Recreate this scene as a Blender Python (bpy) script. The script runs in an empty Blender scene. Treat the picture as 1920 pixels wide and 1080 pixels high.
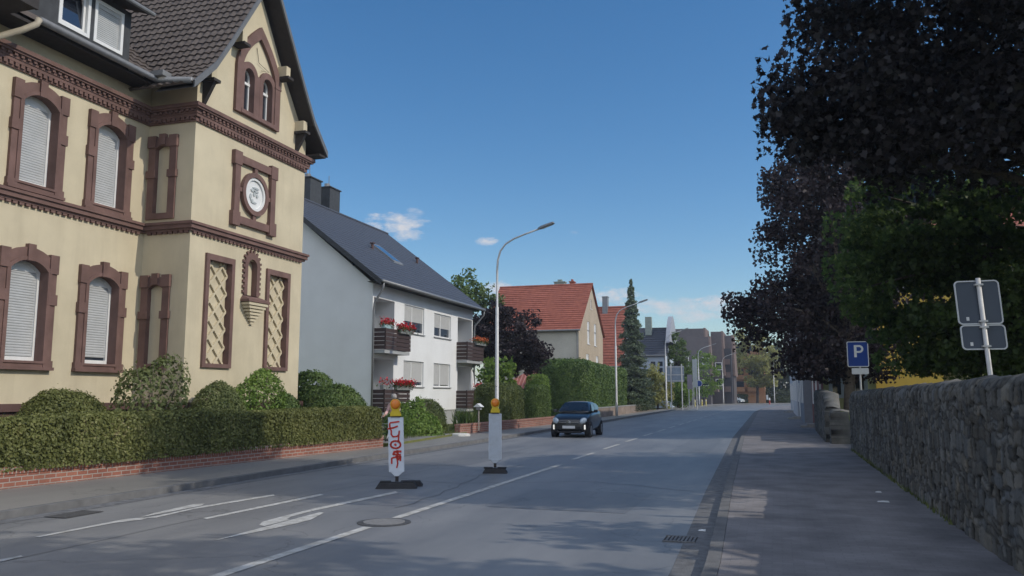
import bpy, bmesh, math, random
import numpy as np
from mathutils import Vector, Matrix
R = math.radians
SC = bpy.context.scene
COL = SC.collection

# ------------------------------------------------------------------ camera
F, CX, CY, CAMZ = 1550.0, 960.0, 540.0, 1.75
TH = math.atan(200 / F)
PS = math.atan(495 * math.cos(TH) / F)
cam = bpy.data.cameras.new("camera")
cam.sensor_width = 36
cam.lens = 36 * F / 1920
cam.clip_end = 6000
cam.clip_start = 0.05
camo = bpy.data.objects.new("camera", cam)
COL.objects.link(camo)
camo.location = (0, 0, CAMZ)
camo.rotation_euler = (math.pi / 2 + TH, 0, PS)
SC.camera = camo
FW = np.array([-math.sin(PS) * math.cos(TH), math.cos(PS) * math.cos(TH), math.sin(TH)])
RT = np.array([math.cos(PS), math.sin(PS), 0])
UP = np.cross(RT, FW)
C0 = np.array([0, 0, CAMZ])
def ray(x, y): return FW * F + RT * (x - CX) + UP * (CY - y)
def G(x, y, z=0.0):
    r = ray(x, y); return C0 + r * (z - CAMZ) / r[2]
def AX(x, y, X):
    r = ray(x, y); return C0 + r * X / r[0]
def AY(x, y, Y):
    r = ray(x, y); return C0 + r * Y / r[1]

# ------------------------------------------------------------------ light
SUN_EL, SUN_AZ = 37.0, 2.5          # azimuth measured from +X towards +Y
sd = Vector((math.cos(R(SUN_EL)) * math.cos(R(SUN_AZ)), math.cos(R(SUN_EL)) * math.sin(R(SUN_AZ)), math.sin(R(SUN_EL))))
sun = bpy.data.lights.new("sun", 'SUN')
sun.energy = 2.5
sun.angle = R(0.5)
sun.color = (1.0, 0.92, 0.80)
suno = bpy.data.objects.new("sun", sun)
COL.objects.link(suno)
suno.location = (60, 20, 60)
suno.rotation_euler = (-sd).to_track_quat('-Z', 'Y').to_euler()

world = bpy.data.worlds.new("World")
SC.world = world
world.use_nodes = True
wn, wl = world.node_tree.nodes, world.node_tree.links
wn.clear()
def wnode(t, **k):
    n = wn.new(t)
    for a, b in k.items(): setattr(n, a, b)
    return n
sky = wnode('ShaderNodeTexSky', sky_type='NISHITA', sun_disc=False)
sky.sun_elevation = R(SUN_EL)
sky.sun_rotation = R(90 - SUN_AZ)
sky.altitude = 100; sky.air_density = 1.0; sky.dust_density = 0.4; sky.ozone_density = 2.2
SKY_STRENGTH = 0.13
tc = wnode('ShaderNodeTexCoord')
def vmath(op, a, b=None):
    n = wnode('ShaderNodeVectorMath', operation=op)
    wl.new(a, n.inputs[0])
    if b is not None:
        if isinstance(b, (tuple, list)) or hasattr(b, 'x'): n.inputs[1].default_value = tuple(b)
        else: wl.new(b, n.inputs[1])
    return n
def smath(op, a, b=None, clamp=False):
    n = wnode('ShaderNodeMath', operation=op, use_clamp=clamp)
    for i, v in enumerate((a, b)):
        if v is None: continue
        if isinstance(v, (int, float)): n.inputs[i].default_value = v
        else: wl.new(v, n.inputs[i])
    return n.outputs[0]
nz = wnode('ShaderNodeTexNoise'); nz.inputs['Scale'].default_value = 42; nz.inputs['Detail'].default_value = 7; nz.inputs['Roughness'].default_value = 0.62
st = vmath('MULTIPLY', tc.outputs['Generated'], (1, 1, 2.4))
wl.new(st.outputs[0], nz.inputs['Vector'])
total = None
#        px,   py,  half width, half height, strength
clouds = [(738, 418, 58, 22, 1.0), (765, 440, 30, 14, .8), (772, 405, 22, 16, .5), (911, 452, 26, 9, .85), (930, 545, 34, 20, .9),
          (1150, 553, 60, 15, .95), (1235, 574, 85, 16, .85), (1300, 590, 80, 16, .85), (1352, 574, 55, 24, 1.0), (1265, 565, 45, 8, .6), (1075, 436, 10, 4, .25)]
for (px, py, hw, hh, s) in clouds:
    d = Vector(ray(px, py)).normalized()
    rr = d.cross(Vector((0, 0, 1))).normalized()
    uu = rr.cross(d).normalized()
    a = vmath('DOT_PRODUCT', tc.outputs['Generated'], rr * (F / hw)).outputs['Value']
    b = vmath('DOT_PRODUCT', tc.outputs['Generated'], uu * (F / hh)).outputs['Value']
    off = d.dot(uu) * F / hh
    b = smath('SUBTRACT', b, off)
    r2 = smath('ADD', smath('MULTIPLY', a, a), smath('MULTIPLY', b, b))
    fr = vmath('DOT_PRODUCT', tc.outputs['Generated'], d).outputs['Value']
    m = smath('SUBTRACT', 1.0, r2)
    m = smath('ADD', smath('MULTIPLY', m, 0.75), smath('MULTIPLY', smath('SUBTRACT', nz.outputs[0], 0.52), 3.6))
    m = smath('MULTIPLY', m, smath('GREATER_THAN', fr, 0.5), True)
    m = smath('MULTIPLY', m, s, True)
    total = m if total is None else smath('MAXIMUM', total, m)
mix = wnode('ShaderNodeMix', data_type='RGBA')
wl.new(total, mix.inputs['Factor'])
hsv = wnode('ShaderNodeHueSaturation')
hsv.inputs['Saturation'].default_value = 1.3; hsv.inputs['Value'].default_value = 1.0
wl.new(sky.outputs[0], hsv.inputs['Color'])
wl.new(hsv.outputs[0], mix.inputs[6])
mix.inputs[7].default_value = (5.0, 5.1, 5.5, 1)
bg = wnode('ShaderNodeBackground'); bg.inputs['Strength'].default_value = SKY_STRENGTH
# bright cloud bank added in the unseen sky behind the camera as fill light
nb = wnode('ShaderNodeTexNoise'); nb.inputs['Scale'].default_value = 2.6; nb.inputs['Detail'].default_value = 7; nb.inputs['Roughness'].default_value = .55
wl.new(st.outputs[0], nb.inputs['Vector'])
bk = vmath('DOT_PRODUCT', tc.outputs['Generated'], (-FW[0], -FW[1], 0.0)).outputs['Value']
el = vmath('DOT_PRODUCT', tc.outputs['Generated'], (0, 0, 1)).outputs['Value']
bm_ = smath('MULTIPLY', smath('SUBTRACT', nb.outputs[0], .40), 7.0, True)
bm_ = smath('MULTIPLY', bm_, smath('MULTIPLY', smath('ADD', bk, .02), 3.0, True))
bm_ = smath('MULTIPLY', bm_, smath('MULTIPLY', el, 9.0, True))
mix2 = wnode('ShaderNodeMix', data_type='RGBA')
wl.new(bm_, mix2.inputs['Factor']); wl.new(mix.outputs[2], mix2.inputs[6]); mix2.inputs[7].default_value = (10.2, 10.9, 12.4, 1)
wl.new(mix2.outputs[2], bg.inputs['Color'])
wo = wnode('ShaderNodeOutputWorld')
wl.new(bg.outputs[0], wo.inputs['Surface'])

SC.view_settings.view_transform = 'Standard'
SC.view_settings.look = 'None'
SC.view_settings.exposure = 0.0
SC.view_settings.gamma = 1.0
SC.cycles.max_bounces = 6
SC.cycles.transparent_max_bounces = 6
SC.cycles.use_denoising = True

rng = np.random.default_rng(7)
random.seed(7)

# ------------------------------------------------------------------ materials
MATS = {}
def mat(name, col, rough=0.8, var=0.12, scale=6.0, bump=0.0, bscale=60.0, metal=0.0, spec=0.4, coat=0.0, stain=0.0, stain_scale=0.6, trans=0.0, col2=None, streak=0.0):
    if name in MATS: return MATS[name]
    m = bpy.data.materials.new(name); m.use_nodes = True
    n, l = m.node_tree.nodes, m.node_tree.links
    p = n['Principled BSDF']
    p.inputs['Roughness'].default_value = rough
    p.inputs['Metallic'].default_value = metal
    p.inputs['Specular IOR Level'].default_value = spec
    if coat: p.inputs['Coat Weight'].default_value = coat; p.inputs['Coat Roughness'].default_value = 0.04
    t = n.new('ShaderNodeTexCoord')
    no = n.new('ShaderNodeTexNoise'); no.inputs['Scale'].default_value = scale; no.inputs['Detail'].default_value = 5
    l.new(t.outputs['Object'], no.inputs['Vector'])
    rp = n.new('ShaderNodeValToRGB')
    rp.color_ramp.elements[0].position = 0.3; rp.color_ramp.elements[1].position = 0.7
    c = np.array(col[:3])
    c2 = np.array(col2) if col2 is not None else np.clip(c * (1 + var), 0, 1)
    c1 = c if col2 is not None else c * (1 - var)
    rp.color_ramp.elements[0].color = (*c1, 1); rp.color_ramp.elements[1].color = (*c2, 1)
    l.new(no.outputs[0], rp.inputs[0])
    out = rp.outputs[0]
    if stain:
        n2 = n.new('ShaderNodeTexNoise'); n2.inputs['Scale'].default_value = stain_scale; n2.inputs['Detail'].default_value = 6; n2.inputs['Roughness'].default_value = .65
        l.new(t.outputs['Object'], n2.inputs['Vector'])
        r2 = n.new('ShaderNodeValToRGB'); r2.color_ramp.elements[0].position = .35; r2.color_ramp.elements[1].position = .72
        r2.color_ramp.elements[0].color = (1, 1, 1, 1); r2.color_ramp.elements[1].color = (1 - stain, 1 - stain * 1.05, 1 - stain * 1.15, 1)
        l.new(n2.outputs[0], r2.inputs[0])
        mx = n.new('ShaderNodeMix'); mx.data_type = 'RGBA'; mx.blend_type = 'MULTIPLY'; mx.inputs[0].default_value = 1
        l.new(out, mx.inputs[6]); l.new(r2.outputs[0], mx.inputs[7]); out = mx.outputs[2]
    if streak:      # rain streaks running down the surface
        mp = n.new('ShaderNodeMapping'); mp.inputs['Scale'].default_value = (1.1, 1.1, .12); l.new(t.outputs['Object'], mp.inputs[0])
        n3 = n.new('ShaderNodeTexNoise'); n3.inputs['Scale'].default_value = 1.6; n3.inputs['Detail'].default_value = 5; n3.inputs['Roughness'].default_value = .7
        l.new(mp.outputs[0], n3.inputs['Vector'])
        r3 = n.new('ShaderNodeValToRGB'); r3.color_ramp.elements[0].position = .48; r3.color_ramp.elements[1].position = .75
        r3.color_ramp.elements[0].color = (1, 1, 1, 1); r3.color_ramp.elements[1].color = (1 - streak, 1 - streak * 1.05, 1 - streak * 1.1, 1)
        l.new(n3.outputs[0], r3.inputs[0])
        m3 = n.new('ShaderNodeMix'); m3.data_type = 'RGBA'; m3.blend_type = 'MULTIPLY'; m3.inputs[0].default_value = 1
        l.new(out, m3.inputs[6]); l.new(r3.outputs[0], m3.inputs[7]); out = m3.outputs[2]
    l.new(out, p.inputs['Base Color'])
    if bump:
        nb = n.new('ShaderNodeTexNoise'); nb.inputs['Scale'].default_value = bscale; nb.inputs['Detail'].default_value = 4
        l.new(t.outputs['Object'], nb.inputs['Vector'])
        bp = n.new('ShaderNodeBump'); bp.inputs['Strength'].default_value = bump; bp.inputs['Distance'].default_value = .02
        l.new(nb.outputs[0], bp.inputs['Height']); l.new(bp.outputs[0], p.inputs['Normal'])
    if trans:
        tr = n.new('ShaderNodeBsdfTranslucent'); l.new(out, tr.inputs['Color'])
        ms = n.new('ShaderNodeMixShader'); ms.inputs[0].default_value = trans
        l.new(p.outputs[0], ms.inputs[1]); l.new(tr.outputs[0], ms.inputs[2])
        l.new(ms.outputs[0], n['Material Output'].inputs['Surface'])
    MATS[name] = m
    return m

def brickmat(name, c1, c2, mortar, w, h, msize=0.012, rough=.85, plane='YZ', bump=.5, offset=.5, stain=0.25, squash=1):
    if name in MATS: return MATS[name]
    m = bpy.data.materials.new(name); m.use_nodes = True
    n, l = m.node_tree.nodes, m.node_tree.links
    p = n['Principled BSDF']; p.inputs['Roughness'].default_value = rough
    t = n.new('ShaderNodeTexCoord')
    sp = n.new('ShaderNodeSeparateXYZ'); l.new(t.outputs['Object'], sp.inputs[0])
    cb = n.new('ShaderNodeCombineXYZ')
    if plane == 'WALL':   # x+y along, z up
        ad = n.new('ShaderNodeMath'); ad.operation = 'ADD'; l.new(sp.outputs[0], ad.inputs[0]); l.new(sp.outputs[1], ad.inputs[1])
        l.new(ad.outputs[0], cb.inputs[0]); l.new(sp.outputs[2], cb.inputs[1])
    else:
        ax = dict(X=0, Y=1, Z=2)
        l.new(sp.outputs[ax[plane[0]]], cb.inputs[0]); l.new(sp.outputs[ax[plane[1]]], cb.inputs[1])
    b = n.new('ShaderNodeTexBrick'); b.offset = offset; b.squash = squash
    b.inputs['Scale'].default_value = 1; b.inputs['Brick Width'].default_value = w; b.inputs['Row Height'].default_value = h
    b.inputs['Mortar Size'].default_value = msize; b.inputs['Color1'].default_value = (*c1, 1); b.inputs['Color2'].default_value = (*c2, 1); b.inputs['Mortar'].default_value = (*mortar, 1)
    l.new(cb.outputs[0], b.inputs['Vector'])
    no = n.new('ShaderNodeTexNoise'); no.inputs['Scale'].default_value = 1.3; no.inputs['Detail'].default_value = 6
    l.new(t.outputs['Object'], no.inputs['Vector'])
    r2 = n.new('ShaderNodeValToRGB'); r2.color_ramp.elements[0].position = .3; r2.color_ramp.elements[1].position = .7
    r2.color_ramp.elements[0].color = (1 + stain * .3,) * 3 + (1,); r2.color_ramp.elements[1].color = (1 - stain,) * 3 + (1,)
    l.new(no.outputs[0], r2.inputs[0])
    mx = n.new('ShaderNodeMix'); mx.data_type = 'RGBA'; mx.blend_type = 'MULTIPLY'; mx.inputs[0].default_value = 1
    l.new(b.outputs['Color'], mx.inputs[6]); l.new(r2.outputs[0], mx.inputs[7])
    l.new(mx.outputs[2], p.inputs['Base Color'])
    bp = n.new('ShaderNodeBump'); bp.inputs['Strength'].default_value = bump; bp.inputs['Distance'].default_value = .01; bp.invert = True
    l.new(b.outputs['Fac'], bp.inputs['Height']); l.new(bp.outputs[0], p.inputs['Normal'])
    MATS[name] = m
    return m

def leafmat(name, dark, light, scale=2.0, trans=.3, rough=.55, third=None):
    """leaf colour: clumps of two tones plus fine per-leaf variation"""
    m = bpy.data.materials.new(name); m.use_nodes = True
    n, l = m.node_tree.nodes, m.node_tree.links
    p = n['Principled BSDF']; p.inputs['Roughness'].default_value = rough; p.inputs['Specular IOR Level'].default_value = .35
    t = n.new('ShaderNodeTexCoord')
    n1 = n.new('ShaderNodeTexNoise'); n1.inputs['Scale'].default_value = scale; n1.inputs['Detail'].default_value = 3
    n2 = n.new('ShaderNodeTexNoise'); n2.inputs['Scale'].default_value = scale * 11; n2.inputs['Detail'].default_value = 1
    l.new(t.outputs['Object'], n1.inputs['Vector']); l.new(t.outputs['Object'], n2.inputs['Vector'])
    ad = n.new('ShaderNodeMath'); ad.operation = 'ADD'; l.new(n1.outputs[0], ad.inputs[0]); l.new(n2.outputs[0], ad.inputs[1])
    hf = n.new('ShaderNodeMath'); hf.operation = 'MULTIPLY'; hf.inputs[1].default_value = .5; l.new(ad.outputs[0], hf.inputs[0])
    rp = n.new('ShaderNodeValToRGB'); rp.color_ramp.elements[0].position = .36; rp.color_ramp.elements[1].position = .62
    rp.color_ramp.elements[0].color = (*dark, 1); rp.color_ramp.elements[1].color = (*light, 1)
    if third:
        e = rp.color_ramp.elements.new(.68); e.color = (*third, 1)
    l.new(hf.outputs[0], rp.inputs[0]); l.new(rp.outputs[0], p.inputs['Base Color'])
    tr = n.new('ShaderNodeBsdfTranslucent'); l.new(rp.outputs[0], tr.inputs['Color'])
    ms = n.new('ShaderNodeMixShader'); ms.inputs[0].default_value = trans
    l.new(p.outputs[0], ms.inputs[1]); l.new(tr.outputs[0], ms.inputs[2])
    l.new(ms.outputs[0], n['Material Output'].inputs['Surface'])
    return m

def glassmat(name, col=(.02, .03, .045), rough=.04):
    m = mat(name, col, rough=rough, var=.05, spec=.8)
    return m

# ------------------------------------------------------------------ mesh helpers
def TX(X0, s=1): return lambda u, v, w: (X0 + s * w, u, v)         # facade facing +X : u = Y, v = Z, w = outwards
def TY(Y0): return lambda u, v, w: (u, Y0 - w, v)                  # facade facing -Y : u = X
ID = lambda a, b, c: (a, b, c)
class MB:
    def __init__(s, T=ID): s.v, s.f, s.T = [], [], T
    def add(s, pts, faces):
        o = len(s.v); s.v += [s.T(*p) for p in pts]; s.f += [tuple(o + i for i in f) for f in faces]
    def box(s, a0, a1, b0, b1, c0, c1):
        s.add([(a0, b0, c0), (a1, b0, c0), (a1, b1, c0), (a0, b1, c0), (a0, b0, c1), (a1, b0, c1), (a1, b1, c1), (a0, b1, c1)],
              [(0, 3, 2, 1), (4, 5, 6, 7), (0, 1, 5, 4), (1, 2, 6, 5), (2, 3, 7, 6), (3, 0, 4, 7)])
        return s
    def quad(s, *p): s.add(p, [tuple(range(len(p)))]); return s
    def prism(s, poly, w0, w1, back=True):          # poly of (u, v); extruded along w
        n = len(poly)
        P = [(u, v, w0) for u, v in poly] + [(u, v, w1) for u, v in poly]
        fs = [tuple(range(n, 2 * n))] + ([tuple(reversed(range(n)))] if back else [])
        fs += [(i, (i + 1) % n, n + (i + 1) % n, n + i) for i in range(n)]
        s.add(P, fs); return s
    def ring(s, outer, inner, w0, w1, wi=None):     # same number of points; wi = depth of the inner reveal
        n = len(outer); wi = w0 if wi is None else wi
        P = [(u, v, w1) for u, v in outer] + [(u, v, w1) for u, v in inner] + [(u, v, w0) for u, v in outer] + [(u, v, wi) for u, v in inner]
        fs = []
        for i in range(n):
            j = (i + 1) % n
            fs += [(i, j, n + j, n + i), (i, 2 * n + i, 2 * n + j, j), (n + i, n + j, 3 * n + j, 3 * n + i)]
        s.add(P, fs); return s
    def tube(s, pts, rad, n=10, caps=True):
        pts = [Vector(p) for p in pts]
        rad = rad if isinstance(rad, (list, tuple)) else [rad] * len(pts)
        rows = []; P = []; prev = None
        for i, p in enumerate(pts):
            d = (pts[min(i + 1, len(pts) - 1)] - pts[max(i - 1, 0)])
            d = d.normalized() if d.length > 1e-9 else Vector((0, 0, 1))
            if prev is None:
                a = d.orthogonal().normalized()
            else:
                a = (prev - d * prev.dot(d))
                a = a.normalized() if a.length > 1e-6 else d.orthogonal().normalized()
            prev = a; b = d.cross(a)
            for k in range(n):
                an = 2 * math.pi * k / n
                P.append(tuple(p + (a * math.cos(an) + b * math.sin(an)) * rad[i]))
        fs = []
        for i in range(len(pts) - 1):
            for k in range(n):
                k2 = (k + 1) % n
                fs.append((i * n + k, i * n + k2, (i + 1) * n + k2, (i + 1) * n + k))
        if caps: fs += [tuple(reversed(range(n))), tuple(range((len(pts) - 1) * n, len(pts) * n))]
        s.add(P, fs); return s
    def lathe(s, prof, c=(0, 0, 0), n=20, axis='z'):
        P = []; fs = []
        for (r, h) in prof:
            for k in range(n):
                a = 2 * math.pi * k / n
                if axis == 'z': q = (c[0] + r * math.cos(a), c[1] + r * math.sin(a), c[2] + h)
                elif axis == 'y': q = (c[0] + r * math.cos(a), c[1] + h, c[2] + r * math.sin(a))
                else: q = (c[0] + h, c[1] + r * math.cos(a), c[2] + r * math.sin(a))
                P.append(q)
        for i in range(len(prof) - 1):
            for k in range(n):
                k2 = (k + 1) % n
                fs.append((i * n + k, i * n + k2, (i + 1) * n + k2, (i + 1) * n + k))
        fs += [tuple(reversed(range(n))), tuple(range((len(prof) - 1) * n, len(prof) * n))]
        s.add(P, fs); return s
    def wall(s, u0, u1, v0, v1, holes, w=0.0, depth=.25):   # wall sheet with rectangular openings and their reveals
        us = sorted({u0, u1, *[h[0] for h in holes], *[h[1] for h in holes]}); vs = sorted({v0, v1, *[h[2] for h in holes], *[h[3] for h in holes]})
        for i in range(len(us) - 1):
            for j in range(len(vs) - 1):
                cu, cv = (us[i] + us[i + 1]) / 2, (vs[j] + vs[j + 1]) / 2
                if any(h[0] < cu < h[1] and h[2] < cv < h[3] for h in holes): continue
                s.quad((us[i], vs[j], w), (us[i + 1], vs[j], w), (us[i + 1], vs[j + 1], w), (us[i], vs[j + 1], w))
        for a, b, c, d in holes:
            for p, q in (((a, c), (b, c)), ((b, c), (b, d)), ((b, d), (a, d)), ((a, d), (a, c))):
                s.quad((*p, w), (*q, w), (*q, w - depth), (*p, w - depth))
        return s
    def build(s, name, m, parent=None, smooth=False, bevel=0, local=False):
        me = bpy.data.meshes.new(name)
        off = Vector((0, 0, 0))
        if parent is not None and not local:
            q = parent
            while q is not None: off += q.location; q = q.parent
        me.from_pydata([tuple(Vector(p) - off) for p in s.v], [], s.f)
        bm = bmesh.new(); bm.from_mesh(me)
        bmesh.ops.recalc_face_normals(bm, faces=bm.faces[:])
        bm.to_mesh(me); bm.free()
        me.materials.append(m)
        o = bpy.data.objects.new(name, me)
        COL.objects.link(o)
        if parent is not None: o.parent = parent
        if smooth:
            for pl in me.polygons: pl.use_smooth = True
        if bevel:
            md = o.modifiers.new("bevel", 'BEVEL'); md.width = bevel; md.segments = 2; md.limit_method = 'ANGLE'
        return o

def tag(o, label, cat, group=None, kind=None):
    o['label'] = label; o['category'] = cat
    if group: o['group'] = group
    if kind: o['kind'] = kind
    return o
def thing(name, loc, label, cat, group=None, rz=0):
    o = bpy.data.objects.new(name, None); COL.objects.link(o)
    o.empty_display_size = .3
    o.location = loc; o.rotation_euler = (0, 0, rz)
    return tag(o, label, cat, group)
def structure(o): o['kind'] = 'structure'; return o
def copy_tree(o, parent=None):
    kids = list(o.children)
    c = o.copy(); COL.objects.link(c); c.parent = parent
    for ch in kids: copy_tree(ch, c)
    return c

def rawmesh(name, V, Fc, m, parent=None, off=None):
    """fast mesh from numpy arrays; Fc is (n, k)"""
    me = bpy.data.meshes.new(name)
    V = np.asarray(V, dtype=np.float32)
    if parent is not None:
        q = parent; o3 = np.zeros(3)
        while q is not None: o3 += np.array(q.location); q = q.parent
        V = V - o3.astype(np.float32)
    k = Fc.shape[1]
    me.vertices.add(len(V)); me.vertices.foreach_set('co', V.ravel())
    me.loops.add(Fc.size); me.loops.foreach_set('vertex_index', Fc.ravel().astype(np.int32))
    me.polygons.add(len(Fc)); me.polygons.foreach_set('loop_start', np.arange(0, Fc.size, k, dtype=np.int32))
    me.polygons.foreach_set('loop_total', np.full(len(Fc), k, dtype=np.int32))
    me.update(calc_edges=True); me.validate()
    me.materials.append(m)
    o = bpy.data.objects.new(name, me); COL.objects.link(o)
    if parent is not None: o.parent = parent
    return o

DIAMOND = np.array([(0, -.5), (.33, -.02), (0, .5), (-.33, -.02)])
MAPLE = np.array([(0, -.5), (.16, -.22), (.45, -.26), (.30, -.04), (.50, .16), (.22, .18), (0, .5), (-.22, .18), (-.50, .16), (-.30, -.04), (-.45, -.26), (-.16, -.22)])
def leaves(P, size, N=None, jit=1.0, shape=DIAMOND, droop=0.0):
    """leaf-sized faces at points P; N = preferred normals"""
    n = len(P)
    d = rng.normal(size=(n, 3))
    if N is not None: d = N + d * jit * .6
    d[:, 2] += .15
    d /= np.linalg.norm(d, axis=1)[:, None] + 1e-9
    a = np.cross(d, rng.normal(size=(n, 3))); a /= np.linalg.norm(a, axis=1)[:, None] + 1e-9
    b = np.cross(d, a)
    if droop:
        b = b * (1 - droop) + np.array([0, 0, -1]) * droop
    sz = size * rng.uniform(.6, 1.3, n)
    k = len(shape)
    V = P[:, None, :] + sz[:, None, None] * (shape[None, :, 0, None] * a[:, None, :] + shape[None, :, 1, None] * b[:, None, :])
    # a slight fold along the leaf
    V = V + (np.abs(shape[:, 0])[None, :, None] * .35 * sz[:, None, None]) * d[:, None, :]
    return V.reshape(-1, 3), np.arange(n * k).reshape(n, k)

def lump(P, amp, freq, seed):
    """smooth pseudo-noise offset used to make outlines uneven"""
    r = np.random.default_rng(seed); o = np.zeros(len(P))
    for _ in range(6):
        k = r.normal(size=3) * freq; o += np.sin(P @ k + r.uniform(0, 6.28)) / 3
    return o * amp

def hedge(name, x0, x1, y0, y1, z0, z1, m, n, size, label, cat='hedge', rnd=.2, amp=.06, freq=1.5, group=None, yaw=0, pivot=None, seed=1, seg=.35):
    """clipped hedge: rounded box core and leaf faces over it"""
    cx, cy = (x0 + x1) / 2, (y0 + y1) / 2
    root = thing(name, (cx, cy, z0), label, cat, group, yaw)
    L = np.array([x1 - x0, y1 - y0, z1 - z0])
    A = np.array([L[1] * L[2], L[1] * L[2], L[0] * L[2], L[0] * L[2], L[0] * L[1]])
    def samp(n):
        f = rng.choice(5, n, p=A / A.sum()); u = rng.uniform(-.5, .5, (n, 3)); N = np.zeros((n, 3))
        P = u * L; P[:, 2] += L[2] / 2
        for k, (ax, s) in enumerate(((0, -1), (0, 1), (1, -1), (1, 1), (2, 1))):
            q = f == k; N[q, ax] = s
            P[q, ax] = s * L[ax] / 2 + (L[2] / 2 if ax == 2 else 0)
        h = np.minimum(rnd, L / 2 - .01)
        inner = np.stack([np.clip(P[:, 0], -L[0] / 2 + h[0], L[0] / 2 - h[0]), np.clip(P[:, 1], -L[1] / 2 + h[1], L[1] / 2 - h[1]), np.clip(P[:, 2], -1, L[2] - h[2])], 1)
        dl = P - inner; ln = np.linalg.norm(dl, axis=1)[:, None] + 1e-9
        far = ln[:, 0] > rnd
        P[far] = inner[far] + dl[far] / ln[far] * rnd
        N = np.where(far[:, None], dl / ln, N)
        return P, N
    P, N = samp(n)
    P = P + N * (lump(P, amp, freq, seed) + rng.normal(0, size * .35, n) - size * .3)[:, None]
    P[:, 2] = np.maximum(P[:, 2], .02)
    V, Fc = leaves(P, size, N, 1.0)
    V = V.reshape(-1, 3)
    core = size * 1.2 + amp
    c = [(-L[0] / 2 + core, -L[1] / 2 + core, 0), (L[0] / 2 - core, L[1] / 2 - core, L[2] - core)]
    e = min(rnd, .3)
    (a0, b0, _), (a1, b1, t) = c
    cv = np.array([(a0, b0, 0), (a1, b0, 0), (a1, b1, 0), (a0, b1, 0), (a0, b0, t - e), (a1, b0, t - e), (a1, b1, t - e), (a0, b1, t - e), (a0 + e, b0 + e, t), (a1 - e, b0 + e, t), (a1 - e, b1 - e, t), (a0 + e, b1 - e, t)])
    cf = np.array([(0, 1, 5, 4), (1, 2, 6, 5), (2, 3, 7, 6), (3, 0, 4, 7), (4, 5, 9, 8), (5, 6, 10, 9), (6, 7, 11, 10), (7, 4, 8, 11), (8, 9, 10, 11)])
    o = rawmesh('foliage', np.vstack([V, cv]), np.vstack([Fc, cf + len(V)]), m)
    o.parent = root
    return root

def dome(name, c, r, m, n, size, label, cat='shrub', amp=.08, freq=2.5, core=.82, group=None, seed=3, stems=None, power=2.0):
    """round shrub : ellipsoid shell of leaves over a core"""
    root = thing(name, c, label, cat, group)
    r = np.array(r)
    d = rng.normal(size=(n, 3)); d[:, 2] = np.abs(d[:, 2]) * 1.0 - .12; d /= np.linalg.norm(d, axis=1)[:, None]
    if power != 2.0:
        d = d / (np.sum(np.abs(d) ** power, axis=1) ** (1 / power))[:, None]
    P = d * r
    P = P + d * (lump(P, amp, freq, seed) + rng.normal(0, size * .5, n))[:, None]
    q = rng.uniform(size=n) < .04; P[q] += (d[q] + [0, 0, .3]) * rng.exponential(size * .35, q.sum())[:, None]
    P[:, 2] = np.maximum(P[:, 2], .01)
    V, Fc = leaves(P, size, d / r / np.linalg.norm(d / r, axis=1)[:, None], 1.0)
    parts = [V]; fcs = [Fc]
    if core:
        nu, nv = 20, 8
        cv = []
        for j in range(nv + 1):
            e = math.pi / 2 * j / nv
            for i in range(nu):
                a = 2 * math.pi * i / nu
                q = np.array([math.cos(a) * math.cos(e), math.sin(a) * math.cos(e), math.sin(e)])
                if power != 2.0: q = q / (np.sum(np.abs(q) ** power) ** (1 / power))
                cv.append(q * r * core)
        cf = [(j * nu + i, j * nu + (i + 1) % nu, (j + 1) * nu + (i + 1) % nu, (j + 1) * nu + i) for j in range(nv) for i in range(nu)]
        fcs.append(np.array(cf) + len(V)); parts.append(np.array(cv))
    o = rawmesh('foliage', np.vstack(parts), np.vstack(fcs), m)
    o.parent = root
    if stems is not None:
        s = MB()
        for k in range(9):
            a = rng.uniform(0, 6.28); q = rng.uniform(.3, .9)
            s.tube([(0.05 * math.cos(a), .05 * math.sin(a), 0), (q * r[0] * .5 * math.cos(a), q * r[1] * .5 * math.sin(a), r[2] * .5), (q * r[0] * math.cos(a), q * r[1] * math.sin(a), r[2] * .92)], [.025, .016, .006], 5)
        s.build('stem', stems, root, local=True)
    return root

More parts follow.
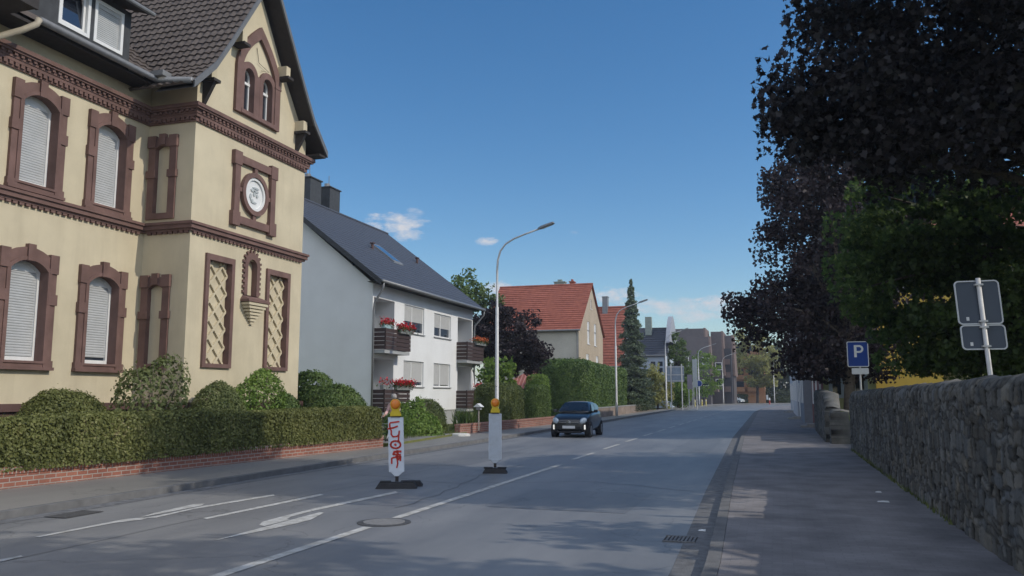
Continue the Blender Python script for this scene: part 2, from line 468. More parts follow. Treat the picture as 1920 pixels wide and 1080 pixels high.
def tree(name, base, label, blobs, n, size, lm, bark, trunk_r, trunk_top, group=None, shape=DIAMOND, clump=.7, nclump=160, seed=5, shell=.55, limbs=26, droop=0.0, lean=(0, 0), flat=.36, cat='tree'):
    """trunk with tapered limbs, crown = leaf clumps spread through one or more ellipsoids [(cx,cy,cz,rx,ry,rz,weight)] relative to base"""
    r_ = np.random.default_rng(seed)
    root = thing(name, base, label, cat, group)
    cl = []
    W = np.array([b[6] for b in blobs], float); W /= W.sum()
    for k in r_.choice(len(blobs), nclump, p=W):
        b = blobs[k]
        d = r_.normal(size=3); d /= np.linalg.norm(d)
        rad = shell + (1 - shell) * r_.uniform() ** .6
        if r_.uniform() < .25: rad *= r_.uniform(.4, 1)
        cl.append((np.array(b[:3]) + d * rad * np.array(b[3:6]), d))
    C = np.array([c for c, _ in cl])
    idx = r_.integers(0, nclump, n)
    cs = clump * r_.uniform(.55, 1.25, nclump)
    off = np.clip(r_.normal(size=(n, 3)), -1.45, 1.45) * np.array([.5, .5, flat]) * cs[idx][:, None]
    P = C[idx] + off
    V, Fc = leaves(P, size, None, 1, shape, droop)
    cr = rawmesh('crown', V, Fc, lm); cr.parent = root
    t = MB()
    top = np.array([lean[0], lean[1], trunk_top])
    mid = top * .5 + np.array([.06, -.05, 0]) * trunk_r * 6
    t.tube([(0, 0, -.2), (0, 0, .25), tuple(mid), tuple(top)], [trunk_r * 1.35, trunk_r * 1.05, trunk_r * .9, trunk_r * .72], 12)
    for k in r_.choice(nclump, min(limbs, nclump), replace=False):
        e = C[k]; s0 = top * r_.uniform(.75, 1.0)
        m1 = s0 + (e - s0) * .45 + np.array([0, 0, .25 * np.linalg.norm(e - s0) * r_.uniform(.2, .8)])
        t.tube([tuple(s0), tuple(m1), tuple(e)], [trunk_r * .42, trunk_r * .22, .015], 6, caps=False)
    t.build('trunk', bark, root, smooth=True, local=True)
    return root

# ================================================================== SETTING
KL = [(-10.45, -14), (-10.45, 40), (-10.8, 80), (-10.9, 95), (-10.0, 122), (-8.0, 150), (-4.5, 160), (0.3, 169), (8, 177), (30, 187)]
KR = [(-.5, -14), (-.73, 8.7), (-.96, 16), (-1.43, 36), (-1.85, 87), (-1.5, 110), (0.2, 130), (3.5, 145), (9, 154), (32, 166)]
PL = [(-14.4, -14), (-12.95, 11.36), (-11.84, 24.04), (-12.5, 32.34), (-11.9, 44.7), (-12.2, 58), (-12.6, 95), (-12.6, 122), (-11, 150), (-7, 163), (-2, 172), (6, 181), (29, 191)]
def lerp(pl, y):
    for (a, b), (c, d) in zip(pl[:-1], pl[1:]):
        if b <= y <= d: return a + (c - a) * (y - b) / (d - b)
    return pl[-1][0]

def asphalt(name, c, light, spk=.25):
    m = bpy.data.materials.new(name); m.use_nodes = True
    n, l = m.node_tree.nodes, m.node_tree.links
    p = n['Principled BSDF']; p.inputs['Roughness'].default_value = .5; p.inputs['Specular IOR Level'].default_value = .5
    t = n.new('ShaderNodeTexCoord')
    mp = n.new('ShaderNodeMapping'); mp.inputs['Scale'].default_value = (1, .22, 1); l.new(t.outputs['Object'], mp.inputs[0])
    a = n.new('ShaderNodeTexNoise'); a.inputs['Scale'].default_value = .9; a.inputs['Detail'].default_value = 7; a.inputs['Roughness'].default_value = .6; l.new(mp.outputs[0], a.inputs['Vector'])
    b = n.new('ShaderNodeTexNoise'); b.inputs['Scale'].default_value = 90; b.inputs['Detail'].default_value = 3; l.new(t.outputs['Object'], b.inputs['Vector'])
    r = n.new('ShaderNodeValToRGB'); r.color_ramp.elements[0].position = .3; r.color_ramp.elements[1].position = .72
    r.color_ramp.elements[0].color = (*c, 1); r.color_ramp.elements[1].color = (*light, 1); l.new(a.outputs[0], r.inputs[0])
    r2 = n.new('ShaderNodeValToRGB'); r2.color_ramp.elements[0].position = .3; r2.color_ramp.elements[1].position = .7
    r2.color_ramp.elements[0].color = (1 - spk,) * 3 + (1,); r2.color_ramp.elements[1].color = (1 + spk * .6,) * 3 + (1,); l.new(b.outputs[0], r2.inputs[0])
    mx = n.new('ShaderNodeMix'); mx.data_type = 'RGBA'; mx.blend_type = 'MULTIPLY'; mx.inputs[0].default_value = 1
    l.new(r.outputs[0], mx.inputs[6]); l.new(r2.outputs[0], mx.inputs[7])
    # cracks
    v = n.new('ShaderNodeTexVoronoi'); v.feature = 'DISTANCE_TO_EDGE'; v.inputs['Scale'].default_value = .32
    w = n.new('ShaderNodeTexNoise'); w.inputs['Scale'].default_value = 1.6; w.inputs['Detail'].default_value = 5; l.new(t.outputs['Object'], w.inputs['Vector'])
    va = n.new('ShaderNodeVectorMath'); va.operation = 'ADD'; l.new(t.outputs['Object'], va.inputs[0]); l.new(w.outputs['Color'], va.inputs[1]); l.new(va.outputs[0], v.inputs['Vector'])
    rc = n.new('ShaderNodeValToRGB'); rc.color_ramp.elements[0].position = .0; rc.color_ramp.elements[1].position = .006
    rc.color_ramp.elements[0].color = (.62, .62, .62, 1); rc.color_ramp.elements[1].color = (1, 1, 1, 1); l.new(v.outputs['Distance'], rc.inputs[0])
    m2 = n.new('ShaderNodeMix'); m2.data_type = 'RGBA'; m2.blend_type = 'MULTIPLY'; m2.inputs[0].default_value = 1
    l.new(mx.outputs[2], m2.inputs[6]); l.new(rc.outputs[0], m2.inputs[7])
    l.new(m2.outputs[2], p.inputs['Base Color'])
    bp = n.new('ShaderNodeBump'); bp.inputs['Strength'].default_value = .25; bp.inputs['Distance'].default_value = .01
    l.new(b.outputs[0], bp.inputs['Height']); l.new(bp.outputs[0], p.inputs['Normal'])
    return m
M_road = asphalt('road asphalt', (.145, .150, .158), (.25, .25, .25))
M_walk = asphalt('pavement asphalt', (.20, .193, .18), (.275, .262, .24))
M_kerb = mat('kerb stone', (.15, .15, .15), .85, .2, 4, .3)
M_gutter = mat('gutter setts', (.145, .147, .15), .8, .3, 7, .5)
M_pavers = brickmat('red grey pavers', (.205, .19, .188), (.24, .225, .222), (.185, .175, .172), .2, .1, .005, .75, 'XY', .2, .5, .4)
M_earth = mat('earth and turf', (.05, .06, .025), .95, .3, 2, .4, col2=(.09, .085, .045))
M_paint = mat('road paint', (.55, .55, .53), .7, .12, 9, .2, 80, stain=.45, stain_scale=5)
M_grass = mat('lawn', (.1, .13, .03), .95, .3, 8, .5, 60, col2=(.2, .19, .07))

def strip(name, A, B, z0, z1, m, kind='structure'):
    mb = MB(); n = len(A)
    pa = [(x, y, z1) for x, y in A]; pb = [(x, y, z1) for x, y in B]
    pc = [(x, y, z0) for x, y in A]; pd = [(x, y, z0) for x, y in B]
    fs = []
    for i in range(n - 1):
        fs += [(i, i + 1, n + i + 1, n + i)]
        if z1 - z0 > .02: fs += [(i, 2 * n + i, 2 * n + i + 1, i + 1), (n + i, n + i + 1, 3 * n + i + 1, 3 * n + i)]
    mb.add(pa + pb + pc + pd, fs)
    o = mb.build(name, m)
    if kind: o['kind'] = kind
    return o
def resample(pl, ys): return [(lerp(pl, y), y) for y in ys]
ysR = [-14, 8.7, 11.36, 16, 24.04, 32.34, 36, 40, 44.7, 58, 80, 87, 95, 110, 122, 130]
roadL = resample(KL, ysR) + [(-8.0, 150), (-4.5, 160), (0.3, 169), (8, 177), (30, 187)]
roadR = resample(KR, ysR) + [(3.0, 144), (5, 148), (8, 153), (16, 159), (32, 166)]
g = MB(); g.quad((-900, -300, -.06), (900, -300, -.06), (900, 1600, -.06), (-900, 1600, -.06)); structure(g.build('ground', M_earth))
strip('road', roadL, roadR, 0, 0, M_road)
yl = [-14, 11.36, 24.04, 32.34, 44.7, 58, 80, 95, 122, 150]
kl_o = resample(KL, yl) + [(-4.5, 160), (.3, 169), (8, 177), (30, 187)]
kl_i = [(x - .14, y + (.1 if y > 150 else 0)) for x, y in kl_o]
strip('kerb', kl_o, kl_i, -.05, .115, M_kerb)
strip('gutter', [(x + .32, y) for x, y in kl_o], [(x + .005, y) for x, y in kl_o], .004, .004, M_gutter)
pv_o = resample(PL, yl) + [(-7, 163), (-2, 172), (6, 181), (29, 191)]
strip('pavement', [(x - .003, y) for x, y in kl_i], pv_o, -.05, .11, M_walk)
yr = [-14, 8.7, 16, 28, 36, 60, 87, 110, 130]
kr_o = resample(KR, yr) + [(3.0, 144), (8, 153), (32, 166)]
kr_i = [(x + .14, y) for x, y in kr_o]
strip('kerb', kr_i, kr_o, -.05, .105, M_kerb)
strip('gutter', [(x - .005, y) for x, y in kr_o], [(x - .34, y) for x, y in kr_o], .004, .004, M_gutter)
rp_o = [(2.6, -14), (2.6, 8.7), (2.5, 16), (2.6, 28), (2.6, 36), (1.9, 60), (1.6, 87), (2.5, 110), (4, 124), (8, 138), (13, 146), (36, 160)]
strip('pavement', rp_o, [(x + .003, y) for x, y in kr_i], -.05, .10, M_pavers)
# yellow patch of raised ground: gardens behind their low walls and the bank behind the stone walls
def slab(name, poly, z0, z1, m):
    mb = MB(lambda u, v, w: (u, v, w)); mb.prism(poly, z0, z1); return structure(mb.build(name, m))
slab('lawn', [(-11.87, 24.6), (-12.5, 32.6), (-12.2, 44.6), (-12.6, 58), (-13, 95), (-30, 95), (-30, 24.6)], -.05, .19, M_grass)
slab('flower_bed', [(-13.35, 8), (-12.2, 23.9), (-14.5, 24.2), (-22, 24.2), (-22, 0), (-14.3, 0)], -.05, .42, M_earth)
slab('driveway', [(-11.885, 24.75), (-12.41, 31.3), (-15.2, 31.0), (-15.2, 24.75)], .15, .2, M_walk)
slab('bank', [(2.62, -14), (2.62, 27.4), (3.2, 28), (2.9, 36), (2.9, 62), (60, 62), (60, -14)], -.05, .9, M_grass)

# painted markings, sheets on the asphalt
def paint(polys, z=.006, name='road_marking'):
    mb = MB()
    for p in polys: mb.quad(*[(q[0], q[1], z) for q in p])
    return structure(mb.build(name, M_paint))
def zp(x, y): q = G(x / 2.4, 800 + y / 2.4); return (q[0], q[1])
line = lambda x, y0, y1, w=.07: [(x - w, y0), (x + w, y0), (x + w, y1), (x - w, y1)]
cl = [line(-5.24, 4, 10.2), line(-5.24, 11.05, 20.5)]
yy = 22.3
while yy < 120:
    x = -5.33 - .12 * min(1, (yy - 22) / 12); cl.append([(x - .06, yy), (x + .06, yy), (x + .055, yy + 2.75), (x - .065, yy + 2.75)]); yy += 4.5
paint(cl)
paint([[zp(*p) for p in q] for q in (
    [(955, 516), (1175, 457), (1440, 386), (1458, 388), (1400, 420), (1330, 438), (1190, 468)],
    [(1165, 445), (1180, 430), (1260, 408), (1395, 374), (1405, 381), (1310, 407), (1290, 418), (1305, 421), (1250, 434), (1190, 449)],
    [(1396, 373), (1780, 292), (1792, 299), (1406, 381)])])
paint([[zp(*p) for p in q] for q in (
    [(155, 498), (560, 418), (640, 411), (662, 413), (640, 420), (520, 434), (175, 500)],
    [(630, 409), (690, 391), (870, 350), (920, 348), (905, 357), (830, 372), (700, 397)],
    [(640, 413), (700, 404), (905, 360), (1230, 306), (1236, 312), (870, 373), (705, 411)])])
paint([[zp(*p) for p in ((913, 413), (930, 418), (1458, 309), (1440, 304))]])
paint([[zp(*p) for p in ((-40, 607), (95, 582), (103, 587), (-40, 618))]])
M_patch = asphalt('repair asphalt', (.13, .134, .14), (.20, .202, .205), .3)
M_tar = mat('tar seal', (.085, .085, .088), .5, .2, 8)
pm = MB()
for q in ([(-4.4, 12.6), (-2.2, 12.5), (-2.15, 15.1), (-4.35, 15.2)], [(-9.6, 19.5), (-7.4, 19.4), (-7.3, 24.5), (-9.55, 24.6)], [(-3.2, 26), (-2.0, 26), (-2.05, 35), (-3.25, 35)]): pm.quad(*[(x, y, .003) for x, y in q])
structure(pm.build('road_patch', M_patch))
pm = MB()
def seal(pts, w=.018):
    for (a, b) in zip(pts[:-1], pts[1:]):
        A, B = Vector(a), Vector(b); d_ = (B - A).normalized(); n_ = Vector((-d_.y, d_.x)) * w
        pm.quad(*[(v.x, v.y, .0048) for v in (A + n_, A - n_, B - n_, B + n_)])
r9 = random.Random(3)
seal([(-7.85 + r9.uniform(-.03, .03), y) for y in np.arange(4, 60, 1.1)], .006)
seal([(-10.3 + k * .42, 16.2 + .5 * math.sin(k * .5) + r9.uniform(-.1, .1)) for k in range(22)], .012)
seal([(-6.0 + .3 * math.sin(y * .6) + r9.uniform(-.08, .08), y) for y in np.arange(12, 21, .6)], .010)
structure(pm.build('road_seam', M_tar))
# faint stop line at the junction far ahead
paint([[(-9.0, 141), (-8.8, 142), (-3.0, 146), (-3.2, 145)]])

# iron covers
M_iron = mat('cast iron', (.1, .1, .1), .6, .3, 30, .6, 90, metal=.4)
M_concr = mat('concrete', (.3, .3, .29), .85, .15, 8, .3, stain=.2)
mh = thing('manhole_cover', (-5.22, 10.64, 0), 'round iron manhole cover interrupting the white centre line', 'manhole cover')
a = MB(); a.lathe([(.37, .003), (.37, .008), (.295, .010)], (-5.22, 10.64, 0), 40); a.build('rim', M_iron, mh)
a = MB(); a.lathe([(.288, .005), (.288, .016), (.27, .018)], (-5.22, 10.64, 0), 40); a.build('lid', mat('worn concrete lid', (.2, .2, .2), .85, .15, 20, .3), mh)
dr = thing('drain_grate', (-1.2, 10.5, 0), 'rectangular iron drain grate in the gutter of the right kerb', 'drain')
M_grate = mat('worn grate iron', (.15, .15, .152), .65, .2, 30, .4, 90)
a = MB()
for k in range(8): a.box(-1.34 + k * .045, -1.34 + k * .045 + .028, 10.33, 10.68, .005, .014)
a.box(-1.37, -.985, 10.30, 10.33, .005, .016); a.box(-1.37, -.985, 10.68, 10.71, .005, .016); a.build('grate', M_grate, dr)
a = MB(); a.box(-1.37, -.985, 10.33, 10.68, .0045, .006); a.build('pit', mat('drain pit', (.03, .03, .03), .9), dr)
gc = thing('gully_cover', (-9.9, 9.9, 0), 'small dark gully cover by the left kerb', 'drain')
a = MB(); a.box(-10.1, -9.7, 9.6, 10.3, .006, .013); a.build('plate', M_iron, gc)

# ================================================================== STREET WALLS
M_brick = brickmat('garden wall brick', (.26, .095, .065), (.33, .13, .085), (.36, .31, .27), .25, .083, .01, .85, 'WALL', .5, .5, .3)
M_bcap = brickmat('brick on edge', (.27, .1, .07), (.35, .14, .09), (.36, .31, .27), .083, .4, .012, .85, 'WALL', .5, 0, .3)
def poly_wall(name, pts, th, z0, z1, cap, label, m, mc, ov=.02):
    root = thing(name, (*pts[0], z0), label, 'wall')
    d = []
    for i in range(len(pts)):
        p, q = Vector(pts[max(i - 1, 0)]), Vector(pts[min(i + 1, len(pts) - 1)])
        t = (q - p).normalized(); d.append(Vector((-t.y, t.x)))
    def band(a, b, za, zb):
        mb = MB(); n = len(pts)
        A = [Vector(p) + d[i] * a for i, p in enumerate(pts)]; B = [Vector(p) + d[i] * b for i, p in enumerate(pts)]
        P = [(v.x, v.y, zb) for v in A] + [(v.x, v.y, zb) for v in B] + [(v.x, v.y, za) for v in A] + [(v.x, v.y, za) for v in B]
        f = []
        for i in range(n - 1):
            f += [(i, i + 1, n + i + 1, n + i), (i, 2 * n + i, 2 * n + i + 1, i + 1), (n + i, n + i + 1, 3 * n + i + 1, 3 * n + i)]
        f += [(0, n, 3 * n, 2 * n), (n - 1, 2 * n - 1, 4 * n - 1, 3 * n - 1)]
        mb.add(P, f); return mb
    band(0, th, z0, z1).build('wall_body', m, root)
    if cap: band(-ov, th + ov, z1, z1 + cap).build('coping', mc, root)
    return root
poly_wall('brick_wall', [(-14.3, -6), (-12.97, 11.3), (-11.86, 24.0)], .24, .05, .36, .12, 'low red brick garden wall under the long clipped hedge', M_brick, M_bcap)
poly_wall('brick_wall', [(-12.52, 32.4), (-11.95, 44.7), (-12.2, 58)], .24, .05, .46, .07, 'low red brick wall in front of the white house garden', M_brick, M_bcap)
M_pinkw = mat('weathered render', (.3, .24, .2), .9, .2, 3, .3, stain=.3)
poly_wall('garden_wall', [(-12.22, 58.2), (-12.5, 80), (-12.6, 90)], .25, .05, .75, .08, 'low pinkish garden wall behind the black car under the tall hedge', M_pinkw, M_concr)

# irregular stone walls
def stone_wall(name, pts, th, top, label, seed, zbase=.05, res=.021, rnd_end=True):
    r = np.random.default_rng(seed)
    pts = [np.array(p, float) for p in pts]
    segs = [np.linalg.norm(b - a) for a, b in zip(pts[:-1], pts[1:])]; Lt = sum(segs)
    nu = int(Lt / res); hmax = max(t for _, t in top); nv = int(hmax / res)
    U = np.linspace(0, Lt, nu); Vv = np.linspace(0, 1, nv)
    tops = np.interp(U, [t[0] for t in top], [t[1] for t in top])
    tops = tops + .010 * np.sin(U * 2.9) + .008 * np.sin(U * 9.7 + 1) + r.normal(0, .004, nu)
    u, v = np.meshgrid(U, Vv, indexing='ij'); z = v * tops[:, None]
    # stones: courses of uneven height, uneven widths
    rows = []; zz = 0
    while zz < hmax + .3: h = r.uniform(.10, .26); rows.append((zz, zz + h)); zz += h
    wob = .035 * np.sin(u * 1.7) + .022 * np.sin(u * 5.3 + 2) + .02 * np.sin(u * 13 + z * 4)
    tint = np.ones(u.shape + (3,)); hgt = np.zeros_like(u); tone = np.zeros_like(u); edge = np.zeros_like(u)
    for (a, b) in rows:
        zr = z + wob
        inr = (zr >= a) & (zr < b)
        x = -r.uniform(0, .3)
        while x < Lt:
            w = r.uniform(.07, .22) * (1.0 if r.uniform() < .8 else 1.7)
            sk = r.uniform(-.06, .06)
            uu = u + sk * (zr - a) / (b - a)
            q = inr & (uu >= x) & (uu < x + w)
            if q.any():
                de = np.minimum(np.minimum(uu[q] - x, x + w - uu[q]), np.minimum(zr[q] - a, b - zr[q]))
                tl_u, tl_z = r.uniform(-.07, .07), r.uniform(-.09, .09)
                sub = r.uniform() < .35
                if sub:
                    cut = a + (b - a) * r.uniform(.35, .65) + .05 * (uu[q] - x); de = np.minimum(de, np.abs(zr[q] - cut)); up_ = zr[q] > cut
                hq = np.clip(de / .018, 0, 1) ** .4 * .026 + r.uniform(-.012, .010) + ((uu[q] - x - w / 2) * tl_u + (zr[q] - (a + b) / 2) * tl_z) * .6
                t0_ = r.uniform(.36, 1.02); tq = np.full(hq.shape, t0_)
                tint[q] = np.array([1, 1, 1]) + r.choice([-1, 0, 1], p=[.35, .35, .3]) * r.uniform(.02, .10) * np.array([1, .3, -.8])
                if sub: hq = hq + up_ * r.uniform(-.015, .015); tq = np.where(up_, r.uniform(.36, 1.02), tq)
                hgt[q] = hq; tone[q] = tq; edge[q] = np.clip((de - .004) / .014, 0, 1)
            x += w
    hgt += .0025 * np.sin(u * 67 + 2 * np.sin(z * 51)) * np.sin(z * 71 + 2 * np.sin(u * 43)) + .004 * np.sin(u * 41 + 3 * np.sin(z * 23)) * np.sin(z * 37 + 2 * np.sin(u * 19))
    hgt += r.normal(0, .0025, u.shape)
    tcap = np.clip((tops[:, None] - z) / .12, 0, 1); hgt *= .35 + .65 * tcap; hgt -= .05 * (1 - tcap) ** 2
    cum = np.cumsum([0] + segs)
    px = np.interp(u, cum, [p[0] for p in pts]); py = np.interp(u, cum, [p[1] for p in pts])
    tx = np.interp(u, cum, [0] * len(cum))
    d = pts[-1] - pts[0]; d /= np.linalg.norm(d); nrm = np.array([-d[1], d[0]])     # towards the pavement (-X) when walking +Y
    P = np.stack([px + nrm[0] * hgt, py + nrm[1] * hgt, zbase + z], -1).reshape(-1, 3)
    i = np.arange(nu * nv).reshape(nu, nv)
    Fc = np.stack([i[:-1, :-1], i[1:, :-1], i[1:, 1:], i[:-1, 1:]], -1).reshape(-1, 4)
    col = (tone * (.42 + .58 * edge)).reshape(-1)
    # back, top and end
    bt = []
    nb = len(P)
    back = np.stack([px[:, -1] - nrm[0] * th, py[:, -1] - nrm[1] * th, zbase + tops - .04], -1)
    mid = np.stack([px[:, -1] - nrm[0] * th * .5, py[:, -1] - nrm[1] * th * .5, zbase + tops + .03 + r.normal(0, .006, nu)], -1)
    bot = back.copy(); bot[:, 2] = zbase
    P = np.vstack([P, mid, back, bot])
    k = np.arange(nu)
    T = i[:, -1]; Mi = nb + k; B = nb + nu + k; D = nb + 2 * nu + k
    f2 = [np.stack([x[:-1], x[1:], y[1:], y[:-1]], -1) for x, y in ((T, Mi), (Mi, B), (B, D))]
    Fc = np.vstack([Fc] + f2)
    # far end and near end closed with a strip from the face to the back
    ends = []
    for e in (0, nu - 1):
        nbv = len(P); m_ = nv
        bk = np.stack([np.full(m_, px[e, 0] - nrm[0] * th), np.full(m_, py[e, 0] - nrm[1] * th), zbase + z[e] * .98], -1)
        P = np.vstack([P, bk]); q = nbv + np.arange(m_)
        ends.append(np.stack([i[e, :-1], i[e, 1:], q[1:], q[:-1]], -1))
    Fc = np.vstack([Fc] + ends)
    col = np.concatenate([col, np.full(len(P) - len(col), .9)])
    o = rawmesh(name, P, Fc, M_stone)
    ca = o.data.color_attributes.new('stone', 'FLOAT_COLOR', 'POINT')
    tn = np.ones((len(col), 3)); tn[:nu * nv] = tint.reshape(-1, 3)
    ca.data.foreach_set('color', np.concatenate([col[:, None] * tn, np.ones((len(col), 1))], 1).astype(np.float32).ravel())
    tag(o, label, 'wall')
    return o
def stonemat():
    m = mat('rubble stone', (.155, .158, .152), .9, .35, 5, .6, 70, stain=.4, stain_scale=1.2, col2=(.235, .228, .208))
    n, l = m.node_tree.nodes, m.node_tree.links
    p = n['Principled BSDF']; src = p.inputs['Base Color'].links[0].from_socket
    at = n.new('ShaderNodeVertexColor'); at.layer_name = 'stone'
    mx = n.new('ShaderNodeMix'); mx.data_type = 'RGBA'; mx.blend_type = 'MULTIPLY'; mx.inputs[0].default_value = 1
    l.new(src, mx.inputs[6]); l.new(at.outputs[0], mx.inputs[7]); l.new(mx.outputs[2], p.inputs['Base Color'])
    return m
M_stone = stonemat()
stone_wall('stone_wall', [(2.2, 1.5), (2.12, 11), (2.15, 27.6), (2.5, 28.3)], .42, [(0, 1.92), (6, 1.88), (20, 1.8), (25.6, 1.78), (26.4, 1.5), (27.2, 1.0)], 'tall rough rubble stone wall along the right pavement', 11)
stone_wall('stone_wall', [(1.62, 31.2), (1.72, 42)], .5, [(0, 1.25), (.6, 1.75), (5, 1.85), (11, 1.9)], 'shorter stone wall past the gap, below the tree trunk', 12, res=.035)
o_ = stone_wall('stone_pier', [(1.75, 30.3), (1.75, 31.0)], .62, [(0, 1.12), (.35, 1.2), (.7, 1.1)], 'squat stone pier at the end of the shorter wall', 13, res=.03)

# ================================================================== YELLOW VILLA
M_yel = mat('ochre stucco', (.60, .525, .37), .9, .05, 1.5, .12, 55, stain=.14, stain_scale=.55, streak=.12)
M_brn = mat('red brown trim paint', (.178, .104, .088), .8, .16, 2.2, .25, 45, stain=.22, stain_scale=2.4, streak=.2)
M_brn2 = mat('dark plinth', (.10, .055, .048), .8, .15, 3, .2)
M_white = mat('white window frame', (.72, .72, .70), .45, .04, 5)
M_shut = mat('grey roller shutter', (.45, .46, .46), .6, .06, 3)
M_tile = mat('grey brown roof tile', (.085, .068, .06), .8, .3, 7, .3, 40, col2=(.14, .115, .10), stain=.25, stain_scale=1.5)
M_slate = mat('dark slate cladding', (.045, .048, .052), .7, .2, 6, .2)
M_zinc = mat('zinc gutter', (.22, .225, .23), .5, .12, 5, metal=.3)
M_dkwood = mat('dark brown timber', (.035, .03, .028), .8, .2, 8, .2)
M_pipe = mat('beige downpipe', (.42, .37, .28), .6, .1, 4)
M_glass = glassmat('window glass')
M_gsky = mat('reflecting glass', (.015, .02, .03), .02, .1, 3, spec=1.0, coat=1.0)

villa = thing('yellow_villa', (-16, 17.8, 0), 'ochre yellow old villa with red brown window surrounds and a steep tiled gable', 'house')
FX0, BX0, BY = -16.0, -14.5, 17.8
GYC = 20.35                      # centre of the gable roof
win = [  # centre, half width, sill z, spring z, arch rise
    (14.29, .475, 6.5, 8.38, .22), (16.45, .475, 6.47, 8.37, .22), (14.29, .49, 2.5, 4.55, .22), (16.48, .48, 2.5, 4.47, .22),
    (11.7, .47, 6.5, 8.38, .22), (9.3, .47, 6.5, 8.38, .22), (11.7, .49, 2.5, 4.55, .22), (9.3, .49, 2.5, 4.55, .22)]
HE = .018
grow = lambda L, e=HE: [(a - e, b - -e, c - e, d + e) for a, b, c, d in L]
holes = grow([(c - hw, c + hw, s, sp + rise) for c, hw, s, sp, rise in win])
w = MB(TX(FX0)); w.wall(4.0, BY, .3, 10.3, holes, 0, .3)
w.T = ID
w.quad((FX0, 4, .3), (-25, 4, .3), (-25, 4, 10.3), (FX0, 4, 10.3)); w.quad((-25, 4, .3), (-25, 23.2, .3), (-25, 23.2, 10.3), (-25, 4, 10.3))
w.build('wall', M_yel, villa)
# bay : side wall (with two blind recesses), gable front, far side
NX = [(-15.71, -15.25, 6.55, 8.42), (-15.71, -15.25, 2.55, 4.62)]
b = MB(TY(BY)); b.wall(FX0, BX0, .3, 10.2, grow(NX), 0, .085)
for h in grow(NX, .03): b.quad((h[0], h[2], -.085), (h[1], h[2], -.085), (h[1], h[3], -.085), (h[0], h[3], -.085))
b.T = TX(BX0)
GW = [(19.72, 20.20, 9.98, 11.3), (20.64, 21.12, 9.98, 11.3)]
LAT = [(18.57, 19.53, 2.58, 5.38), (21.37, 22.35, 2.58, 5.36)]
NIC = (20.28, 20.72, 4.6, 5.62)
b.wall(BY, 23.2, .3, 9.6, grow(LAT + [NIC]), 0, .13)
for h in grow(LAT + [NIC], .03): b.quad((h[0], h[2], -.13), (h[1], h[2], -.13), (h[1], h[3], -.13), (h[0], h[3], -.13))
b.wall(19.3, 21.6, 9.6, 11.55, grow(GW), 0, .2)
b.quad((BY, 9.6, 0), (19.3, 9.6, 0), (19.3, 12.3, 0), (BY, 10.05, 0)); b.quad((23.2, 9.6, 0), (21.6, 9.6, 0), (21.6, 12.1, 0), (23.2, 10.0, 0))
b.quad((19.3, 11.55, 0), (21.6, 11.55, 0), (21.6, 12.1, 0), (GYC, 14.0, 0), (19.3, 12.3, 0))
b.T = ID
b.quad((BX0, 23.2, .3), (-25, 23.2, .3), (-25, 23.2, 10), (BX0, 23.2, 10))
b.build('bay', M_yel, villa)

def arch_pts(c, hw, sill, spring, rise, n=10):
    """closed outline : up the right side, segmental arch, down the left"""
    P = [(c - hw, sill), (c + hw, sill), (c + hw, spring)]
    Rr = (hw * hw + rise * rise) / (2 * rise); cyy = spring + rise - Rr; a0 = math.asin(min(1, hw / Rr))
    if rise > hw: a0 = math.pi - a0
    for k in range(1, n): a = a0 - 2 * a0 * k / n; P.append((c + Rr * math.sin(a), cyy + Rr * math.cos(a)))
    P.append((c - hw, spring)); return P
def shutter(mb, u0, u1, v0, v1, wd, pitch=.06):
    n = max(2, int((v1 - v0) / pitch)); h = (v1 - v0) / n
    for k in range(n):
        a = v0 + k * h
        mb.quad((u0, a, wd - .012), (u1, a, wd - .012), (u1, a + h * .25, wd), (u0, a + h * .25, wd))
        mb.quad((u0, a + h * .25, wd), (u1, a + h * .25, wd), (u1, a + h * .8, wd), (u0, a + h * .8, wd))
        mb.quad((u0, a + h * .8, wd), (u1, a + h * .8, wd), (u1, a + h, wd - .012), (u0, a + h, wd - .012))
for i, (c, hw, s, sp, rise) in enumerate(win):
    wi = bpy.data.objects.new('window', None); COL.objects.link(wi); wi.parent = villa
    T = TX(FX0)
    so = MB(T); ow = .26
    so.ring(arch_pts(c, hw + ow, s - .14, sp + .16, rise + .13), arch_pts(c, hw, s, sp, rise), -.01, .07, -.24)
    so.ring(arch_pts(c, hw + .1, s - .05, sp + .02, rise + .06), arch_pts(c, hw + .004, s + .004, sp - .004, rise), .0, .095, -.02)
    for sg in (-1, 1):
        e = c + sg * (hw + ow); so.box(min(e, e - sg * .2) - .02, max(e, e - sg * .2) + .02, sp - .02, sp + .42, -.005, .10)       # ears
        so.box(min(e, e - sg * .2) - .03, max(e, e - sg * .2) + .03, sp - .75, sp - .50, -.005, .10)                              # impost blocks
        so.box(min(e, e - sg * .2) - .03, max(e, e - sg * .2) + .03, s - .15, s + .02, -.005, .09)
    so.box(c - .1, c + .1, sp + rise - .02, sp + rise + .36, -.005, .115)                                                           # keystone
    so.box(c - hw - ow - .04, c + hw + ow + .04, s - .2, s - .13, -.005, .13)
    so.build('surround', M_brn, wi)
    f = MB(T); f.ring(arch_pts(c, hw + .01, s - .01, sp, rise), arch_pts(c, hw - .06, s + .10, sp - .05, rise - .02), -.24, -.16)
    f.prism([(c - hw, sp - .02), (c + hw, sp - .02)] + arch_pts(c, hw, s, sp - .02, rise)[3:-1], -.23, -.175)
    f.build('frame', M_white, wi)
    sh = MB(T); shutter(sh, c - hw + .055, c + hw - .055, s + (.17 if i == 3 else .11), sp - .02, -.185); sh.build('shutter', M_shut, wi)
    gl = MB(T); gl.quad((c - hw, s, -.22), (c + hw, s, -.22), (c + hw, sp, -.22), (c - hw, sp, -.22)); gl.build('pane', M_glass, wi)

